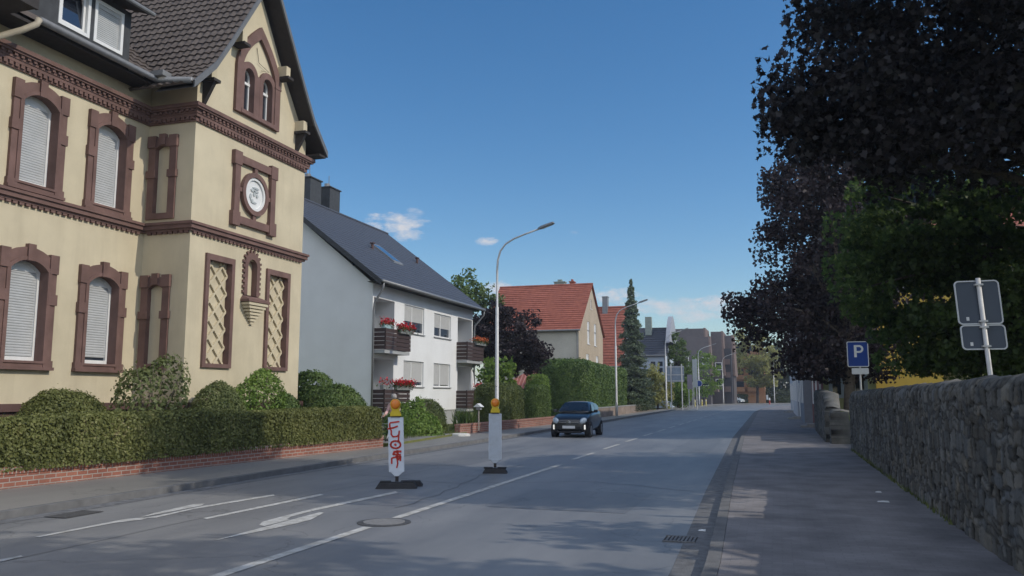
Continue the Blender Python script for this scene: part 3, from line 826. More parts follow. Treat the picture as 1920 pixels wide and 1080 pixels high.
# blind windows of the bay side
for (u0, u1, v0, v1) in NX:
    T = TY(BY); m = MB(T); c = (u0 + u1) / 2; hw = (u1 - u0) / 2
    m.ring(arch_pts(c, hw + .22, v0 - .16, v1 + .02, .2), arch_pts(c, hw, v0, v1 - .1, .09), -.005, .06, -.08)
    for sg in (-1, 1):
        e = c + sg * (hw + .22); lo, hi = min(e, e - sg * .22), max(e, e - sg * .22)
        m.box(lo - .02, hi + .02, v1 - .06, v1 + .26, -.004, .10); m.box(lo - .03, hi + .03, v1 - .9, v1 - .7, -.004, .10)
    m.box(c - .1, c + .1, v1 + .0, v1 + .3, -.004, .11)
    m.build('blind_window', M_brn, villa)

def sweep(name, prof, dent, m):
    """cornice that follows main facade, bay side and bay front; prof = list of (z0, z1, projection); dent = (z0, z1, proj, width, pitch)"""
    c = MB()
    for z0, z1, p in prof:
        c.box(FX0 - .01, FX0 + p, 4, BY - p, z0, z1)
        c.box(FX0 - .01, BX0 + p, BY - p, BY + .01, z0, z1)
        c.box(BX0 - .01, BX0 + p, BY + .011, 23.2 + p, z0, z1)
    for (z0, z1, p, wd, pi) in dent:
        y = 4.05
        while y < BY - p - wd: c.box(FX0 - .005, FX0 + p, y, y + wd, z0, z1); y += pi
        x = FX0 + p + .1
        while x < BX0 - .02: c.box(x, x + wd, BY - p, BY + .005, z0, z1); x += pi
        y = BY + .06
        while y < 23.2 - wd: c.box(BX0 - .005, BX0 + p, y, y + wd, z0, z1); y += pi
    return c.build(name, m, villa)
sweep('cornice', [(9.36, 9.46, .24), (9.31, 9.36, .20), (9.20, 9.31, .12), (9.12, 9.20, .10), (9.0, 9.12, .05)], [(9.245, 9.311, .17, .085, .17), (9.04, 9.121, .095, .10, .15)], M_brn)
sweep('belt_course', [(6.20, 6.27, .17), (6.09, 6.20, .13), (6.03, 6.09, .07)], [(5.97, 6.031, .06, .12, .17)], M_brn)
sweep('plinth', [(.3, 1.38, .05), (1.38, 1.55, .13)], [], M_brn2)

# gable window pair under a pointed arch
gw = bpy.data.objects.new('gable_window', None); COL.objects.link(gw); gw.parent = villa
def gothic(c, hw, sill, spring, apex, n=9):
    P = [(c - hw, sill), (c + hw, sill), (c + hw, spring)]
    h = apex - spring
    for k in range(1, n + 1): q = k / n; P.append((c + hw * (1 - q ** 1.75), spring + h * q))
    for k in range(n - 1, 0, -1): q = k / n; P.append((c - hw * (1 - q ** 1.75), spring + h * q))
    P.append((c - hw, spring)); return P
T = TX(BX0); c0 = 20.42
m = MB(T)
m.ring(gothic(c0, 1.09, 9.84, 11.22, 12.78), gothic(c0, .82, 9.95, 11.22, 12.40), -.004, .10)
for (a, b_, s, t) in GW:
    c = (a + b_) / 2; m.ring(arch_pts(c, .41, s - .1, t - .22, .41, 12), arch_pts(c, .24, s, t - .24, .24, 12), -.003, .075, -.2)
m.box(c0 - .84, c0 + .84, 9.85, 9.975, -.003, .115); m.box(c0 - .07, c0 + .07, 9.97, 11.2, -.002, .07)
m.box(c0 + .8, c0 + 1.12, 11.15, 11.2, .0, .115)
m.build('surround', M_brn, gw)
f = MB(T)
for (a, b_, s, t) in GW:
    c = (a + b_) / 2
    f.ring(arch_pts(c, .245, s - .01, t - .24, .24, 12), arch_pts(c, .19, s + .06, t - .24, .19, 12), -.17, -.11)
    f.box(a, b_, s + .86, s + .94, -.17, -.09); f.box(c - .02, c + .02, s + .9, t - .02, -.165, -.12)
f.build('frame', M_white, gw)
gl = MB(T)
for (a, b_, s, t) in GW: gl.quad((a, s, -.15), (b_, s, -.15), (b_, t, -.15), (a, t, -.15))
gl.build('pane', M_gsky, gw)
wr = MB(T); wr.tube([(c0 - .1, 12.1, .02), (c0 - .02, 11.65, .05), (c0 + .5, 11.55, .06), (c0 + .1, 11.45, .05)], .008, 5); wr.build('cable', M_dkwood, gw)

# clock-like relief medallion in a square frame
md = bpy.data.objects.new('medallion', None); COL.objects.link(md); md.parent = villa
m = MB(T); mc, mz = 20.44, 7.6
sq = lambda hw, hv: [(mc - hw, mz - hv), (mc + hw, mz - hv), (mc + hw, mz + hv), (mc - hw, mz + hv)]
m.ring(sq(1.0, 1.0), sq(.76, .78), -.004, .11)
for sx in (-1, 1):
    for sy in (-1, 1): m.box(mc + sx * .9 - .17, mc + sx * .9 + .17, mz + sy * .88 - .2, mz + sy * .88 + .2, -.003, .13)
ci = lambda r, n=36: [(mc + r * math.cos(6.2832 * k / n), mz + r * math.sin(6.2832 * k / n)) for k in range(n)]
m.ring(ci(.64), ci(.50), -.004, .12)
m.box(mc - .07, mc + .07, mz + .62, mz + .8, -.002, .09); m.box(mc - .07, mc + .07, mz - .8, mz - .62, -.002, .09)
m.box(mc - .78, mc - .62, mz - .06, mz + .06, -.002, .09); m.box(mc + .62, mc + .78, mz - .06, mz + .06, -.002, .09)
m.build('frame', M_brn, md)
d = MB(T); d.ring(ci(.505), ci(.42), .0, .085); d.prism(ci(.425), .0, .035)
d.build('disc', M_white, md)
rl = MB(T)
for (u, v, a, b_) in ((-.08, .12, .10, .05), (.08, .1, .12, .04), (.0, .02, .06, .07), (-.18, -.08, .05, .08), (.14, -.02, .05, .05), (-.02, -.24, .14, .03), (.06, .2, .16, .03), (-.12, -.18, .07, .03)):
    n = 10
    rl.prism([(mc + u + a * math.cos(6.283 * k / n), mz + v + b_ * math.sin(6.283 * k / n)) for k in range(n)], .034, .06)
rl.build('relief', mat('grey relief', (.42, .45, .45), .7), md)

# lattice panels and the small niche with its corbel
for (a, b_, s, t) in LAT:
    lp = bpy.data.objects.new('lattice_panel', None); COL.objects.link(lp); lp.parent = villa
    fr = MB(T); R4 = lambda p: [(a - p, s - p * .8), (b_ + p, s - p * .8), (b_ + p, t + p * 1.2), (a - p, t + p * 1.2)]
    fr.ring(R4(.135), R4(0), -.003, .07, -.125); fr.build('frame', M_brn, lp)
    la = MB(T); W_ = b_ - a; k = 0; pit = W_ * .52
    import itertools
    def clipseg(u0, v0, du, dv):
        t0, t1 = 0, 1
        for p, q, lo, hi in ((u0, du, a, b_), (v0, dv, s, t)):
            if abs(q) < 1e-9: continue
            x0, x1 = (lo - p) / q, (hi - p) / q
            if x0 > x1: x0, x1 = x1, x0
            t0, t1 = max(t0, x0), min(t1, x1)
        return (t0, t1) if t1 > t0 else None
    for sg in (-1, 1):
        vv = s - 1.6 * W_
        while vv < t + 1.6 * W_:
            du, dv = W_, sg * W_ * 1.05
            cs = clipseg(a, vv, du, dv)
            if cs:
                p = Vector((a + du * cs[0], vv + dv * cs[0])); q = Vector((a + du * cs[1], vv + dv * cs[1]))
                n = Vector((-(q - p).y, (q - p).x)).normalized() * .028
                if (q - p).length > .05: la.prism([tuple(p + n), tuple(p - n), tuple(q - n), tuple(q + n)], -.128, -.072 + sg * .002, back=False)
            vv += pit
    la.build('lattice', M_yel, lp)
nc = bpy.data.objects.new('niche', None); COL.objects.link(nc); nc.parent = villa
m = MB(T); c = 20.50
m.ring(arch_pts(c, .36, 4.6, 5.5, .36, 14), arch_pts(c, .22, 4.6, 5.45, .22, 14), -.003, .06, -.125)
P = arch_pts(c, .36, 4.62, 5.5, .36, 14)
for v in np.arange(4.66, 5.5, .15):
    m.box(c - .43, c - .34, v, v + .075, -.002, .055); m.box(c + .34, c + .43, v, v + .075, -.002, .055)
for k in range(8):
    an = math.pi * (k + .5) / 8; cx_, cz_ = c + .40 * math.cos(an), 5.5 + .40 * math.sin(an); dx_, dz_ = math.cos(an) * .05, math.sin(an) * .05; ex, ez = -math.sin(an) * .035, math.cos(an) * .035
    m.prism([(cx_ - dx_ - ex, cz_ - dz_ - ez), (cx_ + dx_ - ex, cz_ + dz_ - ez), (cx_ + dx_ + ex, cz_ + dz_ + ez), (cx_ - dx_ + ex, cz_ - dz_ + ez)], -.002, .054)
m.box(c - .46, c + .6, 4.40, 4.47, -.003, .30); m.add([(c - .46, 4.47, .0), (c + .6, 4.47, .0), (c + .6, 4.47, .29), (c - .46, 4.47, .29), (c - .36, 4.6, .0), (c + .44, 4.6, .0)], [(0, 3, 4), (1, 5, 2), (3, 2, 5, 4)])
m.build('surround', M_brn, nc)
m = MB(T)
for k in range(7):
    q = 1 - k / 7; m.box(c + .05 - .46 * q, c + .05 + .46 * q, 4.40 - .09 * (k + 1), 4.40 - .09 * k - .02, -.003, .03 + .25 * q)
    m.box(c + .05 - .40 * q, c + .05 + .40 * q, 4.40 - .09 * k - .02, 4.40 - .09 * k, -.003, .03 + .2 * q)
m.build('corbel', M_yel, nc)

# ---- roofs
def tiled(mb, e0, e1, r0, r1, rows, cols, lift=.045, wave=.022):
    """tile courses on the sloping quad e0-e1 (eave) / r0-r1 (upper edge), each course a step with a rolled section"""
    e0, e1, r0, r1 = (Vector(p) for p in (e0, e1, r0, r1))
    nrm = (e1 - e0).cross(r0 - e0).normalized()
    if nrm.z < 0: nrm = -nrm
    sub = 4
    for i in range(rows):
        t0, t1 = i / rows, (i + 1) / rows
        A0, A1 = e0.lerp(r0, t0), e1.lerp(r1, t0); B0, B1 = e0.lerp(r0, t1 + .004), e1.lerp(r1, t1 + .004)
        P = []; n = cols * sub
        for j in range(n + 1):
            q = j / n; ph = (j % sub) / sub; h = wave * (1 - math.cos(2 * math.pi * ph)) * .5 * 2
            lo = A0.lerp(A1, q) + nrm * (lift + h); hi = B0.lerp(B1, q) + nrm * (.006 + h * .9); fr = A0.lerp(A1, q) + nrm * (.0)
            P += [tuple(fr), tuple(lo), tuple(hi)]
        f = []
        for j in range(n): a = 3 * j; f += [(a, a + 3, a + 4, a + 1), (a + 1, a + 4, a + 5, a + 2)]
        mb.add(P, f)
prof = [(0, 14.35), (1.85, 11.5), (2.5, 10.55), (3.35, 9.72)]
VX = -13.95                       # verge
rf = MB()
for (d0, z0), (d1, z1) in zip(prof[:-1], prof[1:]):
    Ls = math.hypot(d1 - d0, z1 - z0)
    tiled(rf, (-24, GYC - d1, z1), (VX - .04, GYC - d1, z1), (-24, GYC - d0, z0), (VX - .04, GYC - d0, z0), max(2, round(Ls / .3)), 42)
    rf.quad((-24, GYC + d1, z1), (VX - .04, GYC + d1, z1), (VX - .04, GYC + d0, z0), (-24, GYC + d0, z0))
rf.tube([(-24, GYC, 14.4), (VX, GYC, 14.4)], .1, 8)
gro = rf.build('gable_roof', M_tile, villa)
# boarded soffit and verge boards
vb = MB()
for sg in (-1, 1):
    for (d0, z0), (d1, z1) in zip(prof[:-1], prof[1:]):
        a, b_ = GYC + sg * d0, GYC + sg * d1
        vb.add([(VX, a, z0 + .07), (VX, b_, z1 + .07), (VX, b_, z1 - .13), (VX, a, z0 - .13), (VX - .05, a, z0 + .07), (VX - .05, b_, z1 + .07), (VX - .05, b_, z1 - .13), (VX - .05, a, z0 - .13)], [(0, 1, 2, 3), (4, 7, 6, 5), (0, 4, 5, 1), (3, 2, 6, 7)])
vb.build('verge_board', mat('grey verge board', (.13, .135, .14), .6, .1), villa)
sf = MB()
for sg in (-1, 1):
    for (d0, z0), (d1, z1) in zip(prof[:-1], prof[1:]):
        a, b_ = GYC + sg * d0, GYC + sg * d1
        sf.quad((VX - .05, a, z0 - .12), (VX - .05, b_, z1 - .12), (-15.2, b_, z1 - .12), (-15.2, a, z0 - .12))
sf.box(-15.9, VX - .05, GYC + 2.9, GYC + 3.3, 9.55, 9.62)
sf.build('soffit', M_dkwood, villa)
for (yy_, zz_) in ((18.05, 10.25), (22.62, 10.2), (21.55, 11.62), (19.3, 11.8)):
    br = MB(TX(BX0)); br.box(yy_ - .1, yy_ + .12, zz_ - .02, zz_ + .32, -.002, .32); br.build('bracket_block', M_yel, villa)
    br = MB(TX(BX0)); br.box(yy_ - .14, yy_ + .16, zz_ - .10, zz_ - .02, -.002, .42)
    br.add([(yy_ - .05, zz_ - .1, 0), (yy_ + .07, zz_ - .1, 0), (yy_ + .07, zz_ - .1, .36), (yy_ - .05, zz_ - .1, .36), (yy_ - .05, zz_ - .75, .0), (yy_ + .07, zz_ - .75, .0)], [(0, 1, 2, 3), (3, 2, 5, 4), (0, 3, 4), (1, 5, 2)]) if zz_ < 11 else None
    br.build('bracket', M_dkwood, villa)
# main roof, dormer, eaves
mr = MB()
tiled(mr, (-15.35, 16.5, 9.98), (-15.35, 17.6, 9.98), (-21, 16.5, 15.5), (-21, 17.6, 15.5), 26, 4)
mr.quad((-15.35, 4, 10.0), (-15.35, 16.6, 10.0), (-21, 16.6, 15.5), (-21, 4, 15.5)); mr.quad((-21, 4, 15.5), (-21, 18, 15.5), (-26, 18, 10.3), (-26, 4, 10.3))
mr.build('roof', M_tile, villa)
ev = MB(); ev.box(-16.0, -15.36, 4, 17.1, 9.86, 9.93); ev.box(-16, -14.55, 4, 12.68, 9.80, 9.90); ev.box(-14.55, -14.47, 4, 12.72, 9.78, 10.35); ev.box(-15.9, -14.56, 12.69, 12.74, 9.82, 10.3)
ev.build('eaves', M_dkwood, villa)
gt = MB(); gt.tube([(-15.24, 13.45, 9.99), (-15.24, 17.1, 9.99), (-14.02, 16.98, 9.78)], .085, 10); gt.build('gutter', M_zinc, villa, smooth=True)
gt = MB(); gt.box(-15.3, -14.9, 16.92, 17.25, 10.02, 10.16); gt.build('snow_guard', M_zinc, villa)
dp = MB(); dp.tube([(-15.15, 13.35, 9.95), (-15.15, 13.3, 9.82), (-15.3, 13.1, 9.62), (-15.86, 12.35, 9.05), (-15.9, 12.3, 8.5), (-15.9, 12.3, .4)], .07, 10); dp.build('downpipe', M_pipe, villa, smooth=True)
dm = bpy.data.objects.new('dormer', None); COL.objects.link(dm); dm.parent = villa
DW = [(14.27, 15.17, 10.36, 11.45), (15.32, 16.24, 10.36, 11.45)]
d = MB(TX(-15.62)); d.wall(10.0, 16.5, 9.95, 11.6, DW, 0, .12); d.T = ID
d.quad((-15.62, 16.5, 10.1), (-15.62, 16.5, 11.6), (-18, 16.5, 12.3), (-18, 16.5, 11.8)); d.quad((-15.62, 10.0, 10.1), (-15.62, 10.0, 11.6), (-18, 10.0, 12.3), (-18, 10.0, 11.8)); d.build('cheek', M_slate, dm)
d = MB(); d.add([(-15.15, 9.7, 11.58), (-15.15, 16.72, 11.58), (-19, 16.72, 12.9), (-19, 9.7, 12.9), (-15.15, 9.7, 11.72), (-15.15, 16.72, 11.72), (-19, 16.72, 13.05), (-19, 9.7, 13.05)], [(0, 1, 2, 3), (4, 5, 6, 7), (0, 1, 5, 4), (1, 2, 6, 5)]); d.build('dormer_roof', M_dkwood, dm)
d = MB(); d.tube([(-15.12, 9.7, 11.6), (-15.12, 16.75, 11.6)], .055, 8); d.build('dormer_gutter', M_zinc, dm)
for k, (a, b_, s, t) in enumerate(DW):
    T2 = TX(-15.62); R5 = lambda p: [(a + p, s + p), (b_ - p, s + p), (b_ - p, t - p), (a + p, t - p)]
    f = MB(T2); f.ring(R5(-.01), R5(.075), -.1, .02)
    if k == 0:
        P = R5(.08); Q = R5(.14)
        tilt = lambda v: -.06 - .0 * v
        f.ring(R5(.085), R5(.15), -.10, -.05)
    f.build('dormer_frame', M_white, dm)
    if k == 0:
        gl = MB(T2); gl.quad((a + .1, s + .1, -.06), (b_ - .1, s + .1, -.06), (b_ - .1, t - .1, -.19), (a + .1, t - .1, -.19)); gl.build('dormer_pane', M_gsky, dm)
    else:
        sh = MB(T2); shutter(sh, a + .07, b_ - .07, s + .07, t - .16, -.05, .05); sh.box(a + .07, b_ - .07, t - .17, t - .07, -.08, -.02); sh.build('dormer_shutter', M_shut, dm)

# ================================================================== WHITE APARTMENT HOUSE
M_wht = mat('white render', (.78, .79, .78), .9, .03, 1.2, .1, 50, stain=.07, stain_scale=.5, streak=.03)
M_droof = mat('anthracite roof tile', (.060, .066, .082), .55, .15, 9, .25, 30)
M_base = mat('grey base render', (.36, .37, .37), .9, .06, 2)
M_slat = mat('dark brown balcony board', (.055, .035, .032), .65, .2, 6, .2)
M_sill = mat('grey sill', (.30, .30, .30), .6, .05)
M_shl = mat('pale roller shutter', (.50, .50, .485), .6, .04, 3)
M_door = mat('grey door', (.30, .30, .31), .5, .05)
wh = thing('white_house', (-16.8, 32.7, 0), 'white two storey apartment house with dark roof and brown slatted balconies', 'house')
WX, Y0, Y1 = -16.8, 32.7, 45.4
LO = [(Y0 + .12, 34.9, 3.62, 6.05), (Y0 + .12, 34.9, .95, 3.35), (43.0, Y1 - .12, 3.62, 6.05), (43.0, Y1 - .12, .95, 3.35)]
WW = [(36.0, 38.35, 4.72, 6.06), (39.65, 41.95, 4.74, 5.98), (36.0, 38.35, 2.14, 3.37), (39.65, 41.95, 2.14, 3.37)]
m = MB(TX(WX)); m.wall(Y0, Y1, .95, 6.65, LO + WW, 0, .14)
m.T = ID
# gable ends
for y in (Y0, Y1): m.quad((WX, y, .95), (-28.4, y, .95), (-28.4, y, 6.65), (-22.6, y, 11.4), (WX, y, 6.65))
m.quad((-28.4, Y0, .3), (-28.4, Y1, .3), (-28.4, Y1, 6.65), (-28.4, Y0, 6.65))
for (a, b_, s, t) in LO:             # loggia recess : back, sides, slab
    for y in (a, b_): m.quad((WX - .14, y, s), (WX - 1.0, y, s), (WX - 1.0, y, t), (WX - .14, y, t))
    m.quad((WX - 1.0, a, s), (WX - 1.0, b_, s), (WX - 1.0, b_, t), (WX - 1.0, a, t))
    m.quad((WX - .14, a, t), (WX - .14, b_, t), (WX - 1.0, b_, t), (WX - 1.0, a, t)); m.quad((WX - .14, a, s), (WX - .14, b_, s), (WX - 1.0, b_, s), (WX - 1.0, a, s))
m.build('wall', M_wht, wh)
m = MB(TX(WX)); m.wall(Y0 + .04, Y1 - .04, .1, .95, [(37.5, 38.4, .45, .85), (40.2, 41.1, .45, .85)], -.05, .2); m.T = ID
m.quad((WX - .05, Y0 + .05, .1), (-28.3, Y0 + .05, .1), (-28.3, Y0 + .05, .95), (WX - .05, Y0 + .05, .95)); m.build('base', M_base, wh)
for y in (37.45, 40.15): m = MB(TX(WX)); m.box(y, y + 1.0, .42, .88, -.2, -.12); m.build('basement_window', M_glass, wh)
for k, (a, b_, s, t) in enumerate(WW):
    wi = bpy.data.objects.new('window', None); COL.objects.link(wi); wi.parent = wh
    T = TX(WX); f = MB(T); q = lambda p: [(a + p, s + p), (b_ - p, s + p), (b_ - p, t - p), (a + p, t - p)]
    f.ring(q(-.005), q(.075), -.13, -.07); c = a + (b_ - a) * .42; f.box(c - .045, c + .045, s, t, -.128, -.066); f.build('frame', M_white, wi)
    dr_ = (.42, .40, .18, .10)[k]; sb = s + (t - s) * dr_
    sh = MB(T); shutter(sh, a + .05, c - .04, sb, t - .02, -.085, .055); shutter(sh, c + .04, b_ - .05, sb, t - .02, -.085, .055); sh.build('shutter', M_shl, wi)
    gl = MB(T); gl.quad((a, s, -.11), (b_, s, -.11), (b_, t, -.11), (a, t, -.11)); gl.build('pane', M_gsky, wi)
    si = MB(T); si.box(a - .06, b_ + .06, s - .05, s - .005, -.12, .06); si.build('sill', M_sill, wi)
for (a, b_, s, t) in LO:
    d_ = MB(TX(WX - 1.0)); d_.box(a + 1.05, a + 1.95, s + .02, s + 2.1, .004, .05); d_.build('balcony_door', M_door, wh)
    d_ = MB(TX(WX - 1.0)); d_.box(a + .15, a + .95, s + .9, s + 2.1, .004, .04); d_.build('balcony_window', M_glass, wh)
BXF = -16.15
def balcony(a, b_, z0, z1):
    bb = bpy.data.objects.new('balcony', None); COL.objects.link(bb); bb.parent = wh
    fl = MB(); fl.box(WX - .2, BXF - .05, a + .02, b_ - .02, z0 - .16, z0 - .02); fl.build('floor_slab', M_base, bb)
    n = 5; h = (z1 - z0) / n
    for nm, T, u0, u1 in (('front_panel', TX(BXF), a, b_), ('side_panel', TY(a), WX - .02, BXF - .005), ('side_panel', lambda u, v, w, B=b_: (u, B + w, v), WX - .02, BXF - .005)):
        s_ = MB(T)
        for k in range(n): s_.box(u0, u1, z0 + k * h + .012, z0 + (k + 1) * h - .012, -.03, 0)
        s_.build(nm, M_slat, bb)
    for y in (a + .1, (a + b_) / 2, b_ - .1): po = MB(); po.box(BXF - .09, BXF - .035, y - .03, y + .03, z0, z1 + .02); po.build('post', M_dkwood, bb)
balcony(Y0 + .02, 35.35, 3.72, 4.66); balcony(Y0 + .02, 35.35, 1.0, 1.98)
balcony(42.85, 45.5, 3.66, 4.66); balcony(42.85, 45.5, 1.0, 1.98)
# roof
RX, RZ, EX, EZ = -22.6, 11.62, -16.2, 6.72
rf = MB()
rows = 26
for sg, ex in ((1, EX), (-1, -29.0)):
    for k in range(rows):
        t0, t1 = k / rows, (k + 1) / rows
        xa, za = ex + (RX - ex) * t0, EZ + (RZ - EZ) * t0; xb, zb = ex + (RX - ex) * t1, EZ + (RZ - EZ) * t1
        y0, y1 = Y0 - .42, Y1 + .35
        rf.quad((xa, y0, za + .03), (xa, y1, za + .03), (xb, y1, zb + .004), (xb, y0, zb + .004)); rf.quad((xa, y0, za - .0), (xa, y1, za - .0), (xa, y1, za + .03), (xa, y0, za + .03))
rf.tube([(RX, Y0 - .42, RZ + .02), (RX, Y1 + .35, RZ + .02)], .09, 8)
rfo = rf.build('roof', M_droof, wh)
sk = MB(); sk_ = lambda x: EZ + (RZ - EZ) * (EX - x) / (EX - RX)
for (xa, xb, ya, yb) in ((-19.9, -18.5, 38.3, 39.4),):
    sk.add([(xa, ya, sk_(xa) + .1), (xb, ya, sk_(xb) + .1), (xb, yb, sk_(xb) + .1), (xa, yb, sk_(xa) + .1), (xa, ya, sk_(xa)), (xb, ya, sk_(xb)), (xb, yb, sk_(xb)), (xa, yb, sk_(xa))], [(0, 1, 2, 3), (0, 4, 5, 1), (1, 5, 6, 2), (2, 6, 7, 3), (3, 7, 4, 0)])
    sk.build('skylight', M_zinc, rfo)
    pn = MB(); pn.quad((xa + .12, ya + .1, sk_(xa + .12) + .108), (xb - .12, ya + .1, sk_(xb - .12) + .108), (xb - .12, yb - .1, sk_(xb - .12) + .108), (xa + .12, yb - .1, sk_(xa + .12) + .108)); pn.build('skylight_pane', M_gsky, rfo)
for (x, y) in ((-19.3, 37.4), (-19.6, 43.6)):
    vp = MB(); vp.tube([(x, y, sk_(x)), (x, y, sk_(x) + .28)], .07, 8); vp.box(x - .1, x + .1, y - .1, y + .1, sk_(x) + .28, sk_(x) + .34); vp.build('roof_vent', M_brn2, rfo)
so = MB()
so.quad((EX, Y0 - .42, EZ - .02), (EX, Y1 + .35, EZ - .02), (WX - .1, Y1 + .35, EZ - .05), (WX - .1, Y0 - .42, EZ - .05))
for y in (Y0 - .42, Y1 + .35):
    for ex in (EX, -29.0):
        so.add([(ex, y, EZ + .02), (RX, y, RZ + .02), (RX, y, RZ - .24), (ex, y, EZ - .24), (ex, y + .04, EZ + .02), (RX, y + .04, RZ + .02), (RX, y + .04, RZ - .24), (ex, y + .04, EZ - .24)], [(0, 1, 2, 3), (4, 7, 6, 5), (0, 4, 5, 1), (3, 2, 6, 7)])
so.quad((EX, Y0 - .40, EZ - .2), (RX, Y0 - .40, RZ - .2), (RX, Y0 + .01, RZ - .2), (EX, Y0 + .01, EZ - .2))
so.build('verge_board', M_slate, wh)
gt = MB(); gt.tube([(EX + .06, Y0 - .4, EZ - .05), (EX + .06, Y1 + .3, EZ - .05)], .075, 10); gt.build('gutter', M_zinc, wh, smooth=True)
for ye, yw in ((Y0 - .25, Y0 - .05), (Y1 + .2, Y1 + .08)):
    d_ = MB(); d_.tube([(EX + .04, ye, EZ - .1), (EX + .02, ye, EZ - .35), (WX + .12, yw, EZ - .95), (WX + .08, yw, EZ - 1.3), (WX + .08, yw, .3)], .05, 8); d_.build('downpipe', M_zinc, wh, smooth=True)
for (y, x, hh) in ((37.6, -23.3, 13.05), (39.6, -23.3, 13.0)):
    ch = MB(); ch.box(x - .5, x + .5, y - .55, y + .55, 10.4, hh); ch.box(x - .56, x + .56, y - .61, y + .61, hh, hh + .06); ch.build('chimney', M_slate, rfo)
    ch = MB(); ch.tube([(x, y, hh + .06), (x, y, hh + .35)], .16, 10); ch.tube([(x + .1, y, hh + .3), (x + .1, y, hh + .8)], .02, 5); ch.build('chimney_pot', M_zinc, rfo)

# flower boxes (each hangs on its balcony : a thing of its own)
M_red = leafmat('red geranium', (.35, .01, .02), (.75, .03, .05), 9, .25); M_orn = leafmat('orange flowers', (.45, .09, .03), (.65, .17, .05), 9, .25)
M_lf = leafmat('balcony leaves', (.03, .07, .02), (.08, .14, .04), 6, .3)
M_pot = mat('grey planter', (.22, .23, .22), .7, .1); M_potb = mat('pale blue planter', (.35, .48, .5), .6, .1)
def flowers(label, x, y0, y1, z, mp, mf, n, spread=.2, hgt=.25, gap=None):
    r_ = thing('flower_box', (x, (y0 + y1) / 2, z), label, 'flower box', 'flower boxes on the white house balconies')
    b_ = MB(); b_.box(x - .09, x + .09, y0, y1, z, z + .2); b_.build('planter', mp, r_, bevel=.01)
    for nm, mm, nn, zz_, s_ in (('leaves', M_lf, n, .22, .09), ('flowers', mf, n, .34, .1)):
        P = np.stack([x + .02 + rng.normal(0, spread * .6, nn), rng.uniform(y0 - .08, y1 + .08, nn), z + zz_ + rng.normal(0, hgt * .3, nn)], 1)
        V, Fc = leaves(P, s_); rawmesh(nm, V, Fc, mm, r_)
flowers('red geraniums in a pale pot at the left corner of the upper balcony', -16.3, 32.75, 33.5, 4.62, M_potb, M_red, 170)
flowers('long box of red geraniums spilling over the upper balcony rail', -16.12, 34.0, 35.4, 4.5, M_pot, M_red, 420)
flowers('few red flowers in a pot at the left corner of the lower balcony', -16.3, 32.75, 33.3, 1.98, M_pot, M_red, 50)
flowers('long box of bright red geraniums on the lower balcony beside the left windows', -16.15, 33.8, 35.5, 1.95, M_pot, M_red, 520)
flowers('box of orange flowers on the far upper balcony', -16.12, 44.0, 45.6, 4.55, M_pot, M_orn, 420)
flowers('red flowers on the far lower balcony beside the clipped hedge', -16.1, 44.3, 45.4, 1.9, M_pot, M_red, 260)
um = thing('parasol', (-16.6, 44.7, 1.1), 'closed white parasol standing on the far lower balcony', 'parasol')
a = MB(); a.lathe([(.03, .9), (.2, 1.0), (.17, 1.4), (.1, 2.0), (.02, 2.2)], (-16.6, 44.7, 1.0), 10); a.build('canopy', M_white, um)
a = MB(); a.tube([(-16.6, 44.7, 1.0), (-16.6, 44.7, 3.25)], .02, 6); a.build('pole', M_zinc, um)

# ================================================================== FARTHER HOUSES
M_tan = mat('tan render', (.46, .38, .28), .9, .06, 1, .1, stain=.15); M_cream = mat('cream render', (.52, .49, .41), .9, .06, 1, .1, stain=.22, stain_scale=.4)
M_rtile = mat('red clay tile', (.27, .082, .055), .8, .25, 3, .2, 30, col2=(.38, .125, .08), stain=.2, stain_scale=.7)
M_bluew = mat('pale blue render', (.45, .52, .60), .9, .05, 1)
def step_roof(mb, e0, e1, r0, r1, rows, lift=.05):
    e0, e1, r0, r1 = (Vector(p) for p in (e0, e1, r0, r1)); n = (e1 - e0).cross(r0 - e0).normalized()
    if n.z < 0: n = -n
    for i in range(rows):
        a0, a1 = e0.lerp(r0, i / rows), e1.lerp(r1, i / rows); b0, b1 = e0.lerp(r0, (i + 1) / rows), e1.lerp(r1, (i + 1) / rows)
        mb.quad(a0, a1, a1 + n * lift, a0 + n * lift); mb.quad(a0 + n * lift, a1 + n * lift, b1 + n * .004, b0 + n * .004)
